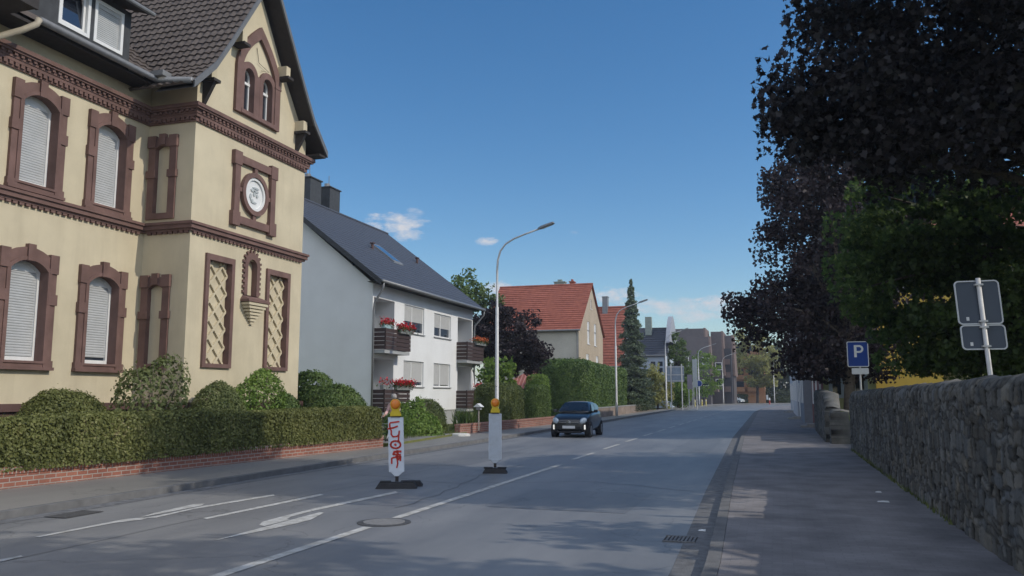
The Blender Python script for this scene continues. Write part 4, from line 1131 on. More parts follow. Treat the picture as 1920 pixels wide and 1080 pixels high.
def cross_house(name, label, X, y0, y1, xb, z0, ze, zr, mw, mg, mr_, wins, over=.3, rows=22, base=None):
    """house whose ridge runs away from the street; gable towards the street at x = X"""
    yc = (y0 + y1) / 2; r_ = thing(name, (X, yc, z0), label, 'house')
    sl = (zr - ze) / (yc - y0); e = .012
    wh_ = [(a - e, b_ + e, s_ - e, t_ + e) for a, b_, s_, t_ in wins]
    m = MB(TX(X)); m.wall(y0, y1, z0, ze, [(a, b_, s_, min(t_, ze)) for a, b_, s_, t_ in wh_ if s_ < ze], 0, .15)
    hi = [(a, b_, max(s_, ze), t_) for a, b_, s_, t_ in wh_ if t_ > ze]
    zc = ze; yl, yr_ = y0, y1
    while hi:
        t = min(h[3] for h in hi) + .001; row = [h for h in hi if h[2] < t]
        top_ = max(h[3] for h in row) + .05; i0 = y0 + (top_ - ze) / sl; i1 = y1 - (top_ - ze) / sl
        m.wall(i0, i1, zc, top_, [h for h in row], 0, .15)
        m.quad((yl, zc, 0), (i0, zc, 0), (i0, top_, 0)); m.quad((yr_, zc, 0), (i1, zc, 0), (i1, top_, 0))
        zc = top_; yl, yr_ = i0, i1; hi = [h for h in hi if h not in row]
    m.quad((yl, zc, 0), (yr_, zc, 0), (yc, zr, 0))
    m.build('gable_wall', mg, r_)
    m = MB(); m.quad((X, y0, z0), (xb, y0, z0), (xb, y0, ze), (X, y0, ze)); m.quad((X, y1, z0), (xb, y1, z0), (xb, y1, ze), (X, y1, ze)); m.quad((xb, y0, z0), (xb, y1, z0), (xb, y1, ze), (xb, yc, zr), (xb, y0, ze)); m.build('side_wall', mw, r_)
    m = MB()
    step_roof(m, (X + .2, y0 - over, ze - over * sl), (xb - .2, y0 - over, ze - over * sl), (X + .2, yc, zr + .05), (xb - .2, yc, zr + .05), rows)
    m.quad((X + .2, y1 + over, ze - over * sl), (xb - .2, y1 + over, ze - over * sl), (xb - .2, yc, zr + .05), (X + .2, yc, zr + .05))
    m.tube([(X + .2, yc, zr + .06), (xb - .2, yc, zr + .06)], .12, 8)
    rr = m.build('roof', mr_, r_)
    g_ = MB(); g_.tube([(X + .2, y0 - over - .07, ze - over * sl - .02), (xb - .2, y0 - over - .07, ze - over * sl - .02)], .08, 8)
    g_.tube([(X - .15, y0 - over - .02, ze - over * sl), (X - .12, y0 - .07, ze - .8), (X - .12, y0 - .07, z0)], .055, 6); g_.build('gutter', M_zinc, r_)
    for (a, b_, s, t) in wins:
        wi = bpy.data.objects.new('window', None); COL.objects.link(wi); wi.parent = r_
        f = MB(TX(X)); q = lambda p: [(a + p, s + p), (b_ - p, s + p), (b_ - p, t - p), (a + p, t - p)]
        f.ring(q(0), q(.1), -.13, -.04); f.box(a - .05, b_ + .05, s - .06, s - .005, -.1, .06); f.build('frame', M_white, wi)
        f = MB(TX(X)); shutter(f, a + .09, b_ - .09, s + .1, t - .06, -.07, .09); f.build('shutter', M_white, wi)
    return r_, rr
rh, rr = cross_house('red_roof_house', 'tan gabled house with a large bright red tiled roof behind the tall hedge', -16.2, 70.4, 81.0, -25.0, .1, 7.6, 12.0, M_cream, M_tan, M_rtile,
    [(73.9, 74.9, 6.35, 8.4), (76.9, 77.9, 6.35, 8.4), (73.3, 74.5, 3.3, 5.4), (77.6, 78.8, 3.3, 5.4), (75.5, 75.9, 9.7, 10.6)])
for (x, w_, t, m_) in ((-19.3, .5, 12.62, mat('green grey chimney', (.25, .29, .25), .8)), (-18.1, .2, 12.6, M_rtile)):
    c = MB(); c.box(x - w_, x + w_, 75.9, 76.6, 11.2, t - .25); c.box(x - w_ - .06, x + w_ + .06, 75.84, 76.66, t - .25, t - .15); c.box(x - w_ * .4, x + w_ * .4, 76.0, 76.4, t - .15, t + .05); c.build('chimney', m_, rr)
r2, rr2 = cross_house('red_roof_house', 'second red roofed house with a pale blue wall, half hidden by the spruce', -15.9, 90, 98, -24, .1, 5.2, 11.7, M_bluew, M_bluew, M_rtile, [(92.4, 93.4, 5.6, 7.2), (94.6, 95.6, 5.6, 7.2), (92, 93.2, 2.6, 4.3)], over=.25)
c = MB(); c.box(-18.7, -18.1, 93.5, 94.3, 10.9, 12.9); c.box(-18.75, -18.05, 93.45, 94.35, 12.9, 13.0); c.build('chimney', M_zinc, rr2)
c = MB(); c.box(-19.0, -17.3, 89.7, 89.95, 2.6, 4.6); c.build('window', M_glass, r2)
# annex at its foot with the slate roof
sh_, rs = cross_house('slate_house', 'dark slate roofed house with a pale curved gable end, right of the spruce', -13.0, 105, 113, -24, .1, 6.9, 10.3, M_bluew, M_bluew, M_droof, [(107, 108, 3.0, 4.6), (110, 111, 3.0, 4.6)], over=.3, rows=12)
c = MB(); c.box(-15.9, -15.1, 107.6, 108.4, 9.4, 11.8); c.build('chimney', mat('green grey chimney', (.25, .29, .25), .8), rs)
c = MB(lambda u, v, w: (-12.98 + w, u, v)); P = [(104.8, 8.4)] + [(109 - 4.2 * math.cos(math.pi * k / 14) * (1 - .35 * math.sin(math.pi * k / 14)), 8.2 + 3.7 * math.sin(math.pi * k / 14)) for k in range(15)] + [(113.2, 8.4)]
c.prism(P, 0, .5); c.build('curved_parapet', mat('pale grey parapet', (.30, .32, .36), .85, .05), sh_)
for (x, z) in ((-14.6, 5.6), (-13.7, 5.6), (-14.6, 3.9), (-13.7, 3.9), (-14.6, 4.8), (-13.7, 4.8)):
    c = MB(); c.box(x - .28, x + .28, 104.92, 104.99, z - .28, z + .28); c.build('window', M_glass, sh_)

# stepped brown apartment block at the bend
M_dbr = mat('dark brown slate hung wall', (.085, .075, .078), .75, .12, 2, .1); M_dbr2 = mat('brown shingle', (.16, .115, .10), .8, .15, 2, .1)
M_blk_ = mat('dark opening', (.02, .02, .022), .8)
M_orange = mat('orange brick', (.46, .24, .13), .85, .12, 3, stain=.15)
ab = thing('apartment_block', (-13, 150, 0), 'stepped brown apartment block with sloping slate fronts at the bend', 'apartment block')
m = MB()
for (x0, x1, ya, yb, zt) in ((-18.6, -11.7, 150, 162, 13.6), (-15.5, -10.6, 146, 150, 11.8), (-11.2, -9.0, 156, 170, 13.4), (-9.0, -7.4, 160, 172, 12.9)):
    m.add([(x0, ya, 0), (x1, ya, 0), (x1, yb, 0), (x0, yb, 0), (x0, ya, 5.2), (x1, ya, 5.2), (x1, yb, 5.2), (x0, yb, 5.2), (x0, ya + 2.2, zt), (x1 - .3, ya + 2.2, zt), (x1 - .3, yb, zt), (x0, yb, zt)],
          [(0, 1, 5, 4), (1, 2, 6, 5), (2, 3, 7, 6), (3, 0, 4, 7), (4, 5, 9, 8), (5, 6, 10, 9), (6, 7, 11, 10), (7, 4, 8, 11), (8, 9, 10, 11)])
m.build('wall', M_dbr, ab)
m = MB()
for (x1, ya, yb, zt) in ((-11.7, 152, 161, 13.6), (-10.6, 148, 149.9, 11.8), (-9.0, 158, 169, 13.4), (-7.4, 162, 171, 12.9)):
    m.add([(x1 - .02, ya - 2.1, 5.2), (x1 + .35, ya - 2.1, 5.2), (x1 + .0, ya + .3, zt + .1), (x1 - .37, ya + .3, zt + .1), (x1 + .35, yb, 5.2), (x1, yb, zt + .1)], [(0, 1, 2, 3), (1, 4, 5, 2)])
m.build('shingle_flank', M_dbr2, ab)
m = MB(); m.box(-8.9, -7.6, 157.5, 160, 0, 10.2); m.build('stair_tower', mat('dark tower cladding', (.05, .05, .058), .7), ab)
for (x0, x1, y, z0, z1) in ((-11.9, -10.7, 145.93, 6.9, 8.1), (-12.0, -10.8, 145.9, 3.2, 4.4), (-14.6, -13.4, 145.9, 3.2, 4.4), (-10.4, -9.2, 155.9, 3.3, 4.6), (-10.4, -9.2, 155.9, 6.2, 7.6)):
    c = MB(); c.box(x0 + .1, x1 - .1, y, y + .05, z0 + .1, z1 - .1); wi = c.build('window', M_glass, ab)
    c = MB(TY(y)); c.ring([(x0, z0), (x1, z0), (x1, z1), (x0, z1)], [(x0 + .12, z0 + .12), (x1 - .12, z0 + .12), (x1 - .12, z1 - .12), (x0 + .12, z1 - .12)], -.04, .05); c.build('frame', M_white, wi)
for (x, y, z) in ((-10.55, 147.2, 2.4), (-10.55, 147.2, 5.0), (-8.95, 157.0, 5.0), (-8.95, 157.0, 7.4), (-8.95, 157.0, 2.4)):
    c = MB(); c.box(x, x + 1.1, y, y + 3.2, z - .15, z + .85); bl = c.build('balcony', M_dbr2, ab)
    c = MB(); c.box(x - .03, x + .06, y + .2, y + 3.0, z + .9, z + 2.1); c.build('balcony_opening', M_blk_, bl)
c = MB(); c.tube([(-15.5, 145.98, 8.3), (-14.2, 145.96, 8.3)], .06, 5); c.tube([(-14.2, 145.95, 8.3), (-14.2, 145.9, .3)], .06, 5); c.build('downpipe', M_white, ab)
ob = thing('brick_block', (-5.3, 185, 0), 'orange brick block with balconies half hidden by the yellowish tree', 'apartment block')
m = MB(); m.box(-9.0, -2.2, 186, 196, 0, 12.4); m.build('wall', M_orange, ob)
for z in (2.6, 5.2, 7.8, 10.2):
    for x in (-7.4, -4.6):
        c = MB(); c.box(x - 1.1, x + 1.1, 184.9, 186, z - .2, z + .75); c.build('balcony', M_orange, ob)
        c = MB(); c.box(x - .9, x + .9, 185.93, 185.99, z + .8, z + 2.0); c.build('window', M_glass, ob)

# tiled garage between the hedges
ga = thing('tiled_garage', (-18.3, 60.5, 0), 'low garage with a hipped red tiled roof left of the tall hedge', 'garage')
m = MB(); m.box(-19.9, -16.75, 60.5, 66, 0, 2.35); m.build('wall', M_cream, ga)
M_gtile = brickmat('ribbed red tile', (.33, .10, .075), (.27, .085, .06), (.45, .21, .17), .28, 40, .05, .8, 'XZ', .5, 0, .2)
m = MB(); A = [(-20.3, 60, 2.2), (-16.45, 60, 2.2), (-16.45, 66.4, 2.2), (-20.3, 66.4, 2.2)]; t0, t1 = (-17.6, 62.4, 4.0), (-17.5, 64, 4.0)
for q in ((A[0], A[1], t0), (A[1], A[2], t1, t0), (A[2], A[3], t1), (A[3], A[0], t0, t1)): m.quad(*q)
m.build('roof', M_gtile, ga)

# ================================================================== RIGHT-HAND HOUSES BEHIND THE STONE WALLS
M_ylw = mat('bright yellow render', (.62, .45, .085), .9, .05, 1, .08, stain=.08); M_ylw_shade = mat('shaded yellow render', (.36, .34, .17), .9, .06, 1)  # shade on the yellow building put into the duller olive colour
yh = thing('yellow_house', (9, 50, .9), 'bright yellow rendered building behind the green tree and stone wall', 'house')
m = MB(TY(50)); hs = [(6.3 + 3 * k, 7.4 + 3 * k, z, z + 1.5) for k in range(5) for z in (4.6, 7.4)]; m.wall(4.5, 22, .5, 9.5, hs, 0, .15); m.T = ID
m.quad((4.5, 50, .5), (4.5, 61, .5), (4.5, 61, 9.5), (4.5, 50, 9.5)); m.quad((22, 50, .5), (22, 61, .5), (22, 61, 9.5), (22, 50, 9.5)); m.build('wall', M_ylw, yh)
m = MB(); m.quad((4.0, 49.5, 9.4), (22.5, 49.5, 9.4), (22.5, 56, 13.5), (4.0, 56, 13.5)); m.quad((4.0, 61.5, 9.4), (22.5, 61.5, 9.4), (22.5, 56, 13.5), (4.0, 56, 13.5)); m.build('roof', M_rtile, yh)
for h in hs:
    c = MB(TY(50)); c.ring([(h[0], h[2]), (h[1], h[2]), (h[1], h[3]), (h[0], h[3])], [(h[0] + .1, h[2] + .1), (h[1] - .1, h[2] + .1), (h[1] - .1, h[3] - .1), (h[0] + .1, h[3] - .1)], -.13, -.05); wi = c.build('window', M_white, yh)
    c = MB(TY(50)); c.quad((h[0], h[2], -.12), (h[1], h[2], -.12), (h[1], h[3], -.12), (h[0], h[3], -.12)); c.build('pane', M_glass, wi)
c = MB(); c.tube([(4.45, 49.9, 9.2), (4.45, 49.9, .6)], .06, 6); c.build('downpipe', M_zinc, yh)
ol = thing('shade_toned_shed', (9, 36, .9), 'long low outbuilding just above the stone wall, coloured as the yellow building in shade', 'outbuilding')
m = MB(); m.box(6.6, 18, 34, 38, .5, 4.6); m.build('wall', M_ylw_shade, ol)
m = MB(); m.box(6.4, 18.3, 33.7, 38.3, 4.6, 4.75); m.build('roof', mat('grey felt roof', (.16, .16, .16), .9), ol)

def row_house(name, label, X, y0, y1, xb, zt, mw, nwin, mwin=None, steps=0, z0=.08, sgn=-1):
    r_ = thing(name, (X, (y0 + y1) / 2, z0), label, 'house')
    T = lambda u, v, w: (X - w, u, v)
    pit = (y1 - y0) / nwin; hs = [(y0 + pit * (k + .5) - .5, y0 + pit * (k + .5) + .5, z, z + 1.5) for k in range(nwin) for z in (1.3, 4.2, 7.0) if z + 1.6 < zt]
    dk = nwin // 2; dh = hs[dk * sum(1 for z in (1.3, 4.2, 7.0) if z + 1.6 < zt)]
    hs = [h if h is not dh else (h[0], h[1], .3, 2.5) for h in hs]
    m = MB(T); m.wall(y0, y1, z0, zt, hs, 0, .16); m.T = ID
    for y in (y0, y1): m.quad((X, y, z0), (xb, y, z0), (xb, y, zt), (X, y, zt))
    m.quad((xb, y0, z0), (xb, y1, z0), (xb, y1, zt), (xb, y0, zt)); m.build('wall', mw, r_)
    m = MB(); xm = (X + xb) / 2; m.quad((X - .35, y0 - .05, zt - .1), (X - .35, y1 + .05, zt - .1), (xm, y1 + .05, zt + 3), (xm, y0 - .05, zt + 3)); m.quad((xb + .35, y0 - .05, zt - .1), (xb + .35, y1 + .05, zt - .1), (xm, y1 + .05, zt + 3), (xm, y0 - .05, zt + 3))
    for y in (y0, y1): m.quad((X, y, zt - .05), (xb, y, zt - .05), (xm, y, zt + 2.9))
    m.build('roof', M_droof, r_)
    for h in hs:
        c = MB(T); c.ring([(h[0] - .06, h[2] - .06), (h[1] + .06, h[2] - .06), (h[1] + .06, h[3] + .06), (h[0] - .06, h[3] + .06)], [(h[0] + .08, h[2] + .08), (h[1] - .08, h[2] + .08), (h[1] - .08, h[3] - .08), (h[0] + .08, h[3] - .08)], -.15, .03)
        wi = c.build('door' if h[3] == 2.5 else 'window', mwin or M_white, r_)
        c = MB(T); c.quad((h[0], h[2], -.13), (h[1], h[2], -.13), (h[1], h[3], -.13), (h[0], h[3], -.13)); c.build('pane', M_door if h[3] == 2.5 else M_glass, wi)
        if h[3] == 2.5 and steps:
            c = MB(T); c.box(h[0] - .15, h[1] + .15, .1, .28, .0, .55); c.box(h[0] - .15, h[1] + .15, .1, .2, .55, .85); c.build('doorstep', M_concr, r_)
    return r_
row_house('terrace_house', 'pale grey rendered terrace house farthest along the right pavement', 1.5, 66, 96, 10, 9.5, mat('pale grey render', (.50, .52, .55), .9, .05), 8, steps=1)
row_house('terrace_house', 'slate grey terrace house with white window surrounds beside the pale one', 1.55, 52, 65.9, 4.3, 9.0, mat('slate grey render', (.20, .22, .25), .9, .08), 4, steps=1)
rd = row_house('terrace_house', 'dark red terrace house with a pale green end wall, behind the second stone wall', 2.0, 39.6, 51.9, 4.2, 7.5, mat('dark red render', (.19, .07, .06), .9, .1), 3, steps=1)
M_pgrn = mat('pale yellow green render', (.42, .45, .26), .9, .05); M_bwin = mat('pale blue window paint', (.42, .52, .66), .5, .05)
m = MB(TY(39.58)); m.box(2.02, 4.18, .9, 7.4, 0, .06); m.build('end_wall', M_pgrn, rd)
for x in (2.3, 3.25):
    for z in (1.7, 4.3):
        c = MB(TY(39.5)); c.ring([(x - .05, z - .1), (x + .6, z - .1), (x + .6, z + 1.6), (x - .05, z + 1.6)], [(x + .1, z + .05), (x + .45, z + .05), (x + .45, z + 1.45), (x + .1, z + 1.45)], -.02, .04); wi = c.build('window', M_bwin, rd)
        c = MB(TY(39.5)); c.quad((x, z, -.0), (x + .55, z, -.0), (x + .55, z + 1.5, -.0), (x, z + 1.5, -.0)); c.build('pane', M_glass, wi)

# ================================================================== STREET FURNITURE
M_galv = mat('galvanised pole', (.50, .50, .49), .55, .08, 6, metal=.2); M_lamph = mat('grey lamp head', (.16, .17, .18), .5, .1); M_lens = mat('lamp lens', (.55, .56, .55), .2)
LG = 'street lamps along the left pavement'
l0 = thing('street_lamp', (-11.35, 33.7, .1), 'tall curved street lamp behind the plain white beacon, nearest of the row', 'street lamp', LG)
m = MB(); m.tube([(0, 0, 0), (0, 0, 1.0), (0, 0, 1.02), (0, 0, 5.4), (0, 0, 5.42), (0, 0, 7.0), (.03, 0, 7.45), (.14, 0, 7.85), (.38, 0, 8.15), (.75, 0, 8.36), (1.3, 0, 8.55), (1.95, 0, 8.74)], [.1, .1, .082, .072, .05, .047, .044, .042, .040, .038, .036, .034], 12)
m.build('pole', M_galv, l0, smooth=True, local=True)
m = MB(); m.box(-.06, .06, -.13, -.07, .65, 1.05); m.build('service_door', M_galv, l0, local=True)
m = MB(); m.tube([(0, 0, 2.0), (.0, -.12, 2.05), (.0, -.14, 2.3)], .05, 6); m.build('junction_box', M_galv, l0, local=True)
m = MB(); m.add([(1.85, -.06, 8.70), (2.0, -.13, 8.74), (2.55, -.12, 8.92), (2.6, 0, 8.93), (2.55, .12, 8.92), (2.0, .13, 8.74), (1.85, .06, 8.70), (1.85, -.05, 8.77), (2.0, -.10, 8.84), (2.5, -.09, 8.99), (2.55, 0, 9.0), (2.5, .09, 8.99), (2.0, .10, 8.84), (1.85, .05, 8.77)],
      [tuple(range(7)), tuple(reversed(range(7, 14)))] + [(i, (i + 1) % 7, 7 + (i + 1) % 7, 7 + i) for i in range(7)])
lhd = m.build('lamp_head', M_lamph, l0, local=True)
m = MB(); m.add([(2.02, -.1, 8.738), (2.5, -.1, 8.897), (2.5, .1, 8.897), (2.02, .1, 8.738)], [(0, 1, 2, 3)]); ln = m.build('lens', M_lens, lhd, local=True); ln.location = (0, 0, -.012)
for (x, y, lb, rz) in ((-11.75, 63.8, 'curved street lamp standing in front of the tall green hedge end', 0), (-11.55, 93, 'curved street lamp right of the spruce beside the road sign backs', 0), (-10.55, 122.6, 'curved street lamp carrying a small blue round sign', 0),
                    (-8.75, 149.5, 'curved street lamp in front of the dark stair tower', 0), (-.3, 171, 'smallest street lamp far off at the bend before the yellowish tree', 0)):
    c = copy_tree(l0); c.location = (x, y, .1); c['label'] = lb; c.rotation_euler.z = rz

# warning beacons
M_rub = mat('black recycled rubber', (.028, .028, .03), .9, .2, 12, .5); M_bwhite = mat('white reflective sheet', (.62, .66, .72), .4, .05, 4, stain=.12, stain_scale=5)
M_amb = mat('amber lens', (.70, .20, .01), .25, .1, 20, .2, spec=.6); M_byel = mat('yellow lamp housing', (.62, .45, .02), .5, .08, 5); M_spray = mat('red spray paint', (.50, .035, .02), .6, .1, 20); M_dwhite = mat('dirty white panel', (.52, .57, .63), .45, .1, 3, stain=.35, stain_scale=3)
def beacon(loc, label, rz, lean, mp, graffiti=False, base_w=.9):
    b_ = thing('warning_beacon', (*loc, 0), label, 'warning beacon', 'warning beacons standing in the road', rz)
    m = MB(); w_ = base_w / 2
    def foot(dx, dy, ww, dd, h, dz=0):
        m.add([(dx - ww, dy - dd, .004 + dz), (dx + ww, dy - dd, .004 + dz), (dx + ww, dy + dd, .004 + dz), (dx - ww, dy + dd, .004 + dz), (dx - ww + .06, dy - dd + .06, h), (dx + ww - .06, dy - dd + .06, h), (dx + ww - .06, dy + dd - .06, h), (dx - ww + .06, dy + dd - .06, h)],
              [(0, 3, 2, 1), (4, 5, 6, 7), (0, 1, 5, 4), (1, 2, 6, 5), (2, 3, 7, 6), (3, 0, 4, 7)])
    foot(0, 0, w_, .2, .1)
    for k in (-1, 1): m.box(k * w_ * .55 - .1, k * w_ * .55 + .1, -.1, .1, .1, .125)
    if graffiti:
        foot(.24, .36, w_ * .62, .19, .09)
    m.build('foot', M_rub, b_, local=True)
    m = MB(); m.box(-.03, .03, -.03, .03, .12, .22); m.build('stem', M_dkwood, b_, local=True)
    def pz(x, y, z): return (x + lean * (z - .1), y, z)
    T = lambda u, v, w: pz(u, -w, v)
    p = MB(T); z0, z1 = .225, 1.32
    o = [(-.145, z0 + .07), (-.11, z0 + .06), (-.02, z0 - .02), (.02, z0 - .02), (.11, z0 + .06), (.145, z0 + .07), (.145, z1), (-.145, z1)]
    p.prism(o, -.03, .03); pn = p.build('panel', mp, b_, local=True, bevel=.008)
    p = MB(T); q = lambda e: [(-.145 + e, z0 + .075 + e), (.145 - e, z0 + .075 + e), (.145 - e, z1 - e), (-.145 + e, z1 - e)]
    p.ring(q(.0), q(.012), .03, .037); p.build('panel_rim', M_bwhite, pn, local=True)
    if graffiti:
        g_ = MB(T)
        def stroke(pts, wd=.011):
            wd *= 1.3
            for (a, c) in zip(pts[:-1], pts[1:]):
                A, B = Vector(a), Vector(c); d = (B - A).normalized(); n = Vector((-d.y, d.x)) * wd; e = d * wd * .5
                g_.quad((*(A - e + n), .0395), (*(A - e - n), .0395), (*(B + e - n), .0395), (*(B + e + n), .0395))
        S = lambda L: [((x - 290) / 125 * .25, 1.30 - (y - 255) / 610 * 1.0) for x, y in L]       # traced on the panel face
        stroke(S([(322, 292), (240, 305), (232, 320), (236, 372)])); stroke(S([(306, 345), (270, 362), (215, 374)]), .012)
        stroke(S([(236, 372), (246, 395), (246, 440), (262, 466), (300, 462), (318, 440), (322, 400), (316, 470), (312, 505), (318, 520)]))
        stroke(S([(285 + 47 * math.cos(6.283 * k / 16), 556 + 42 * math.sin(6.283 * k / 16)) for k in range(17)]), .013); stroke(S([(279, 552), (288, 562)]), .016)
        stroke(S([(262, 668), (330, 672)]), .012); stroke(S([(262, 668), (272, 640), (300, 632), (334, 634)]), .016); stroke(S([(298, 634), (306, 668), (290, 690)]), .016)
        stroke(S([(246, 770), (246, 712), (262, 704), (330, 690), (328, 738)]), .012); stroke(S([(330, 690), (306, 728), (296, 705)]), .013); stroke(S([(296, 715), (302, 770), (292, 818)]), .010)
        g_.build('graffiti', M_spray, pn, local=True)
    lm_ = MB(T); lm_.box(-.085, .085, z1, z1 + .022, -.05, .05); lm_.build('lamp_clamp', M_dkwood, b_, local=True)
    h_ = MB(lambda x, y, z: pz(x, y, z)); yw = -.0
    prof_ = [(-.105, z1 + .02), (.105, z1 + .02), (.105, z1 + .07), (.07, z1 + .135), (.085, z1 + .17)] + [(.1 * math.cos(a), z1 + .25 + .1 * math.sin(a)) for a in np.linspace(-.3, math.pi + .3, 12)] + [(-.085, z1 + .17), (-.07, z1 + .135), (-.105, z1 + .07)]
    hh = MB(T); hh.prism(prof_, -.06, .05); ho = hh.build('lamp', M_byel, b_, local=True, bevel=.012)
    for s_ in (1, -1):
        le = MB(T); n = 18
        rings = [(.09, .05), (.086, .075), (.065, .092), (.03, .1)]
        P = []; f = []
        for r_, d_ in rings:
            for k in range(n): a = 6.2832 * k / n; P.append((r_ * math.cos(a), z1 + .25 + r_ * 1.05 * math.sin(a), (d_ if s_ > 0 else -d_ - .01)))
        for i in range(3):
            for k in range(n): f.append((i * n + k, i * n + (k + 1) % n, (i + 1) * n + (k + 1) % n, (i + 1) * n + k))
        f.append(tuple(range(3 * n, 4 * n))); le.add(P, f); le.build('lens', M_amb, ho, local=True, smooth=True)
    return b_
b1 = G(740, 915); b2 = G(927, 887)
beacon((b1[0] + .02, b1[1] + .05), 'white warning beacon with red graffiti and an orange lamp, tilted slightly', R(22), -.035, M_bwhite, True, .78)
beacon((b2[0], b2[1] + .05), 'plain bluish white warning beacon with an orange lamp by the centre line', R(17), 0.0, M_dwhite, False, .56)

# back of the double traffic sign behind the stone wall
M_sback = mat('grey sign back', (.06, .075, .10), .5, .06, 3, metal=.2); M_srim = mat('sign rim', (.45, .47, .48), .4, .05, metal=.3); M_stick = mat('white sticker', (.6, .6, .6), .6)
def rrect(x0, x1, z0, z1, r, n=5):
    P = []
    for cx_, cz_, a0 in ((x1 - r, z0 + r, -90), (x1 - r, z1 - r, 0), (x0 + r, z1 - r, 90), (x0 + r, z0 + r, 180)):
        for k in range(n + 1): a = R(a0 + 90 * k / n); P.append((cx_ + r * math.cos(a), cz_ + r * math.sin(a)))
    return P
ts = thing('traffic_sign', (2.73, 12.6, 0), 'leaning sign post seen from behind, two grey rounded panels above the stone wall', 'traffic sign')
SL = lambda u, v, w: (2.76 + u - .05 * (v - 2), 12.6 - w, v)
m = MB(SL); m.tube([(0, .05, 0), (0, 3.33, 0)], .03, 12); m.build('post', M_galv, ts, smooth=True)
for z0, z1, dx in ((2.705, 3.30, -.02), (2.36, 2.69, -.01)):
    m = MB(SL); m.prism(rrect(-.27 + dx, .27 + dx, z0, z1, .05), -.075, -.055); pn = m.build('panel', M_sback, ts)
    m = MB(SL); m.ring(rrect(-.275 + dx, .275 + dx, z0 - .005, z1 + .005, .055), rrect(-.258 + dx, .258 + dx, z0 + .012, z1 - .012, .042), -.075, -.04); m.build('rim', M_srim, pn)
    m = MB(SL); m.box(dx - .17, dx - .135, z0 + .05, z0 + .1, -.055, -.0535); m.build('sticker', M_stick, pn)
m = MB(SL)
for z in (2.66, 2.40, 2.74, 3.24): m.box(-.05, .05, z - .012, z + .012, -.056, .036)
m.build('clamp', M_galv, ts)

# parking sign
M_blue = mat('parking sign blue', (.015, .05, .23), .4, .05, 3); M_swh = mat('sign white', (.62, .63, .62), .5, .05)
pk = thing('parking_sign', (2.62, 29.6, 0), 'blue parking sign with a white P under the maple branches', 'parking sign')
T = TY(29.6); m = MB(); m.tube([(2.68, 29.66, 0), (2.68, 29.66, 3.5)], .03, 10); m.build('post', M_galv, pk)
m = MB(T); m.prism(rrect(2.30, 2.96, 2.66, 3.50, .05), 0, .02); pp = m.build('panel', M_blue, pk)
m = MB(T); m.ring(rrect(2.30, 2.96, 2.66, 3.50, .05), rrect(2.325, 2.935, 2.685, 3.475, .035), .015, .024); m.build('rim', M_swh, pp)
m = MB(T); xc, z0 = 2.55, 2.98
m.prism([(xc - .03, z0), (xc + .05, z0), (xc + .05, z0 + .40), (xc - .03, z0 + .40)], .019, .023)
oP = [(xc + .05, z0 + .40), (xc + .05, z0 + .32)]; n = 10
arc = lambda r, k: (xc + .13 + r * math.sin(math.pi * k / n), z0 + .27 + r * math.cos(math.pi * k / n))
A = [(xc + .05, z0 + .40)] + [arc(.13, k) for k in range(n + 1)] + [(xc + .05, z0 + .14)]; B = [(xc + .05, z0 + .335)] + [arc(.065, k) for k in range(n + 1)] + [(xc + .05, z0 + .205)]
for k in range(len(A) - 1): m.prism([A[k], A[k + 1], B[k + 1], B[k]], .019, .023)
m.build('letter', M_swh, pp)
m = MB(T); m.prism(rrect(2.42, 2.94, 2.42, 2.62, .03), 0, .02); m.build('supplementary_plate', M_swh, pk)

# road sign backs, guide signs and shelter farther along the left pavement
gsn = thing('guide_sign', (-11.4, 96, 0), 'large guide sign seen from behind on two posts, right of the third lamp', 'road sign')
for x in (-11.35, -10.15): m = MB(); m.tube([(x, 96, 0), (x, 96, 5.2)], .07, 8); m.build('post', M_galv, gsn)
m = MB(); m.box(-11.9, -9.9, 96.1, 96.16, 3.2, 5.0); m.build('panel', mat('blue grey sign back', (.22, .27, .33), .6), gsn)
m = MB()
for z in (3.3, 4.0, 4.9): m.box(-11.9, -9.9, 96.06, 96.1, z - .05, z + .05)
m.build('rail', M_galv, gsn)
gs2 = thing('guide_sign', (-9.9, 100, 0), 'narrow tall white edged sign panels beside the guide sign', 'road sign')
m = MB(); m.box(-9.3, -8.75, 100, 100.06, 2.6, 5.9); m.build('panel', mat('pale sign back', (.42, .45, .44), .6), gs2)
m = MB(); m.box(-9.95, -9.35, 100.05, 100.1, 2.4, 4.1); m.build('side_panel', mat('mauve grey sign back', (.25, .22, .26), .6), gs2)
for x, z in ((-8.9, 6), (-9.8, 4)): m = MB(); m.tube([(x, 100.13, 0), (x, 100.13, z)], .06, 8); m.build('post', M_galv, gs2)
sh_ = thing('bus_shelter', (-10.6, 112, 0), 'small shelter with a flat white roof left of the fourth lamp', 'shelter')
m = MB(); m.box(-12.6, -10.3, 111, 113, 3.1, 3.35); m.build('roof', M_white, sh_)
for x in (-12.5, -10.4):
    for y in (111.1, 112.9): m = MB(); m.box(x - .05, x + .05, y - .05, y + .05, 0, 3.1); m.build('post', M_galv, sh_)
rs_ = thing('round_sign', (-10.5, 122.3, 0), 'small round blue sign fixed to the fourth street lamp', 'road sign')
m = MB(); m.lathe([(.40, 0), (.40, .04)], (-10.5, 122.3, 3.35), 20, 'y'); m.build('disc', M_blue, rs_)
m = MB(); m.lathe([(.46, 0), (.46, .03)], (-10.5, 122.35, 3.35), 20, 'y'); m.build('rim', M_swh, rs_)
BG = 'yellow bollards at the kerb ahead'; M_yb = mat('yellow bollard paint', (.6, .5, .15), .6, .1)
bo = thing('bollard', (-10.9, 119.5, .1), 'leftmost of the three pale yellow bollards at the kerb before the bend', 'bollard', BG)
m = MB(); m.lathe([(.09, 0), (.09, .85), (.06, .95), (.0, .97)], (0, 0, 0), 10); m.build('body', M_yb, bo, local=True)
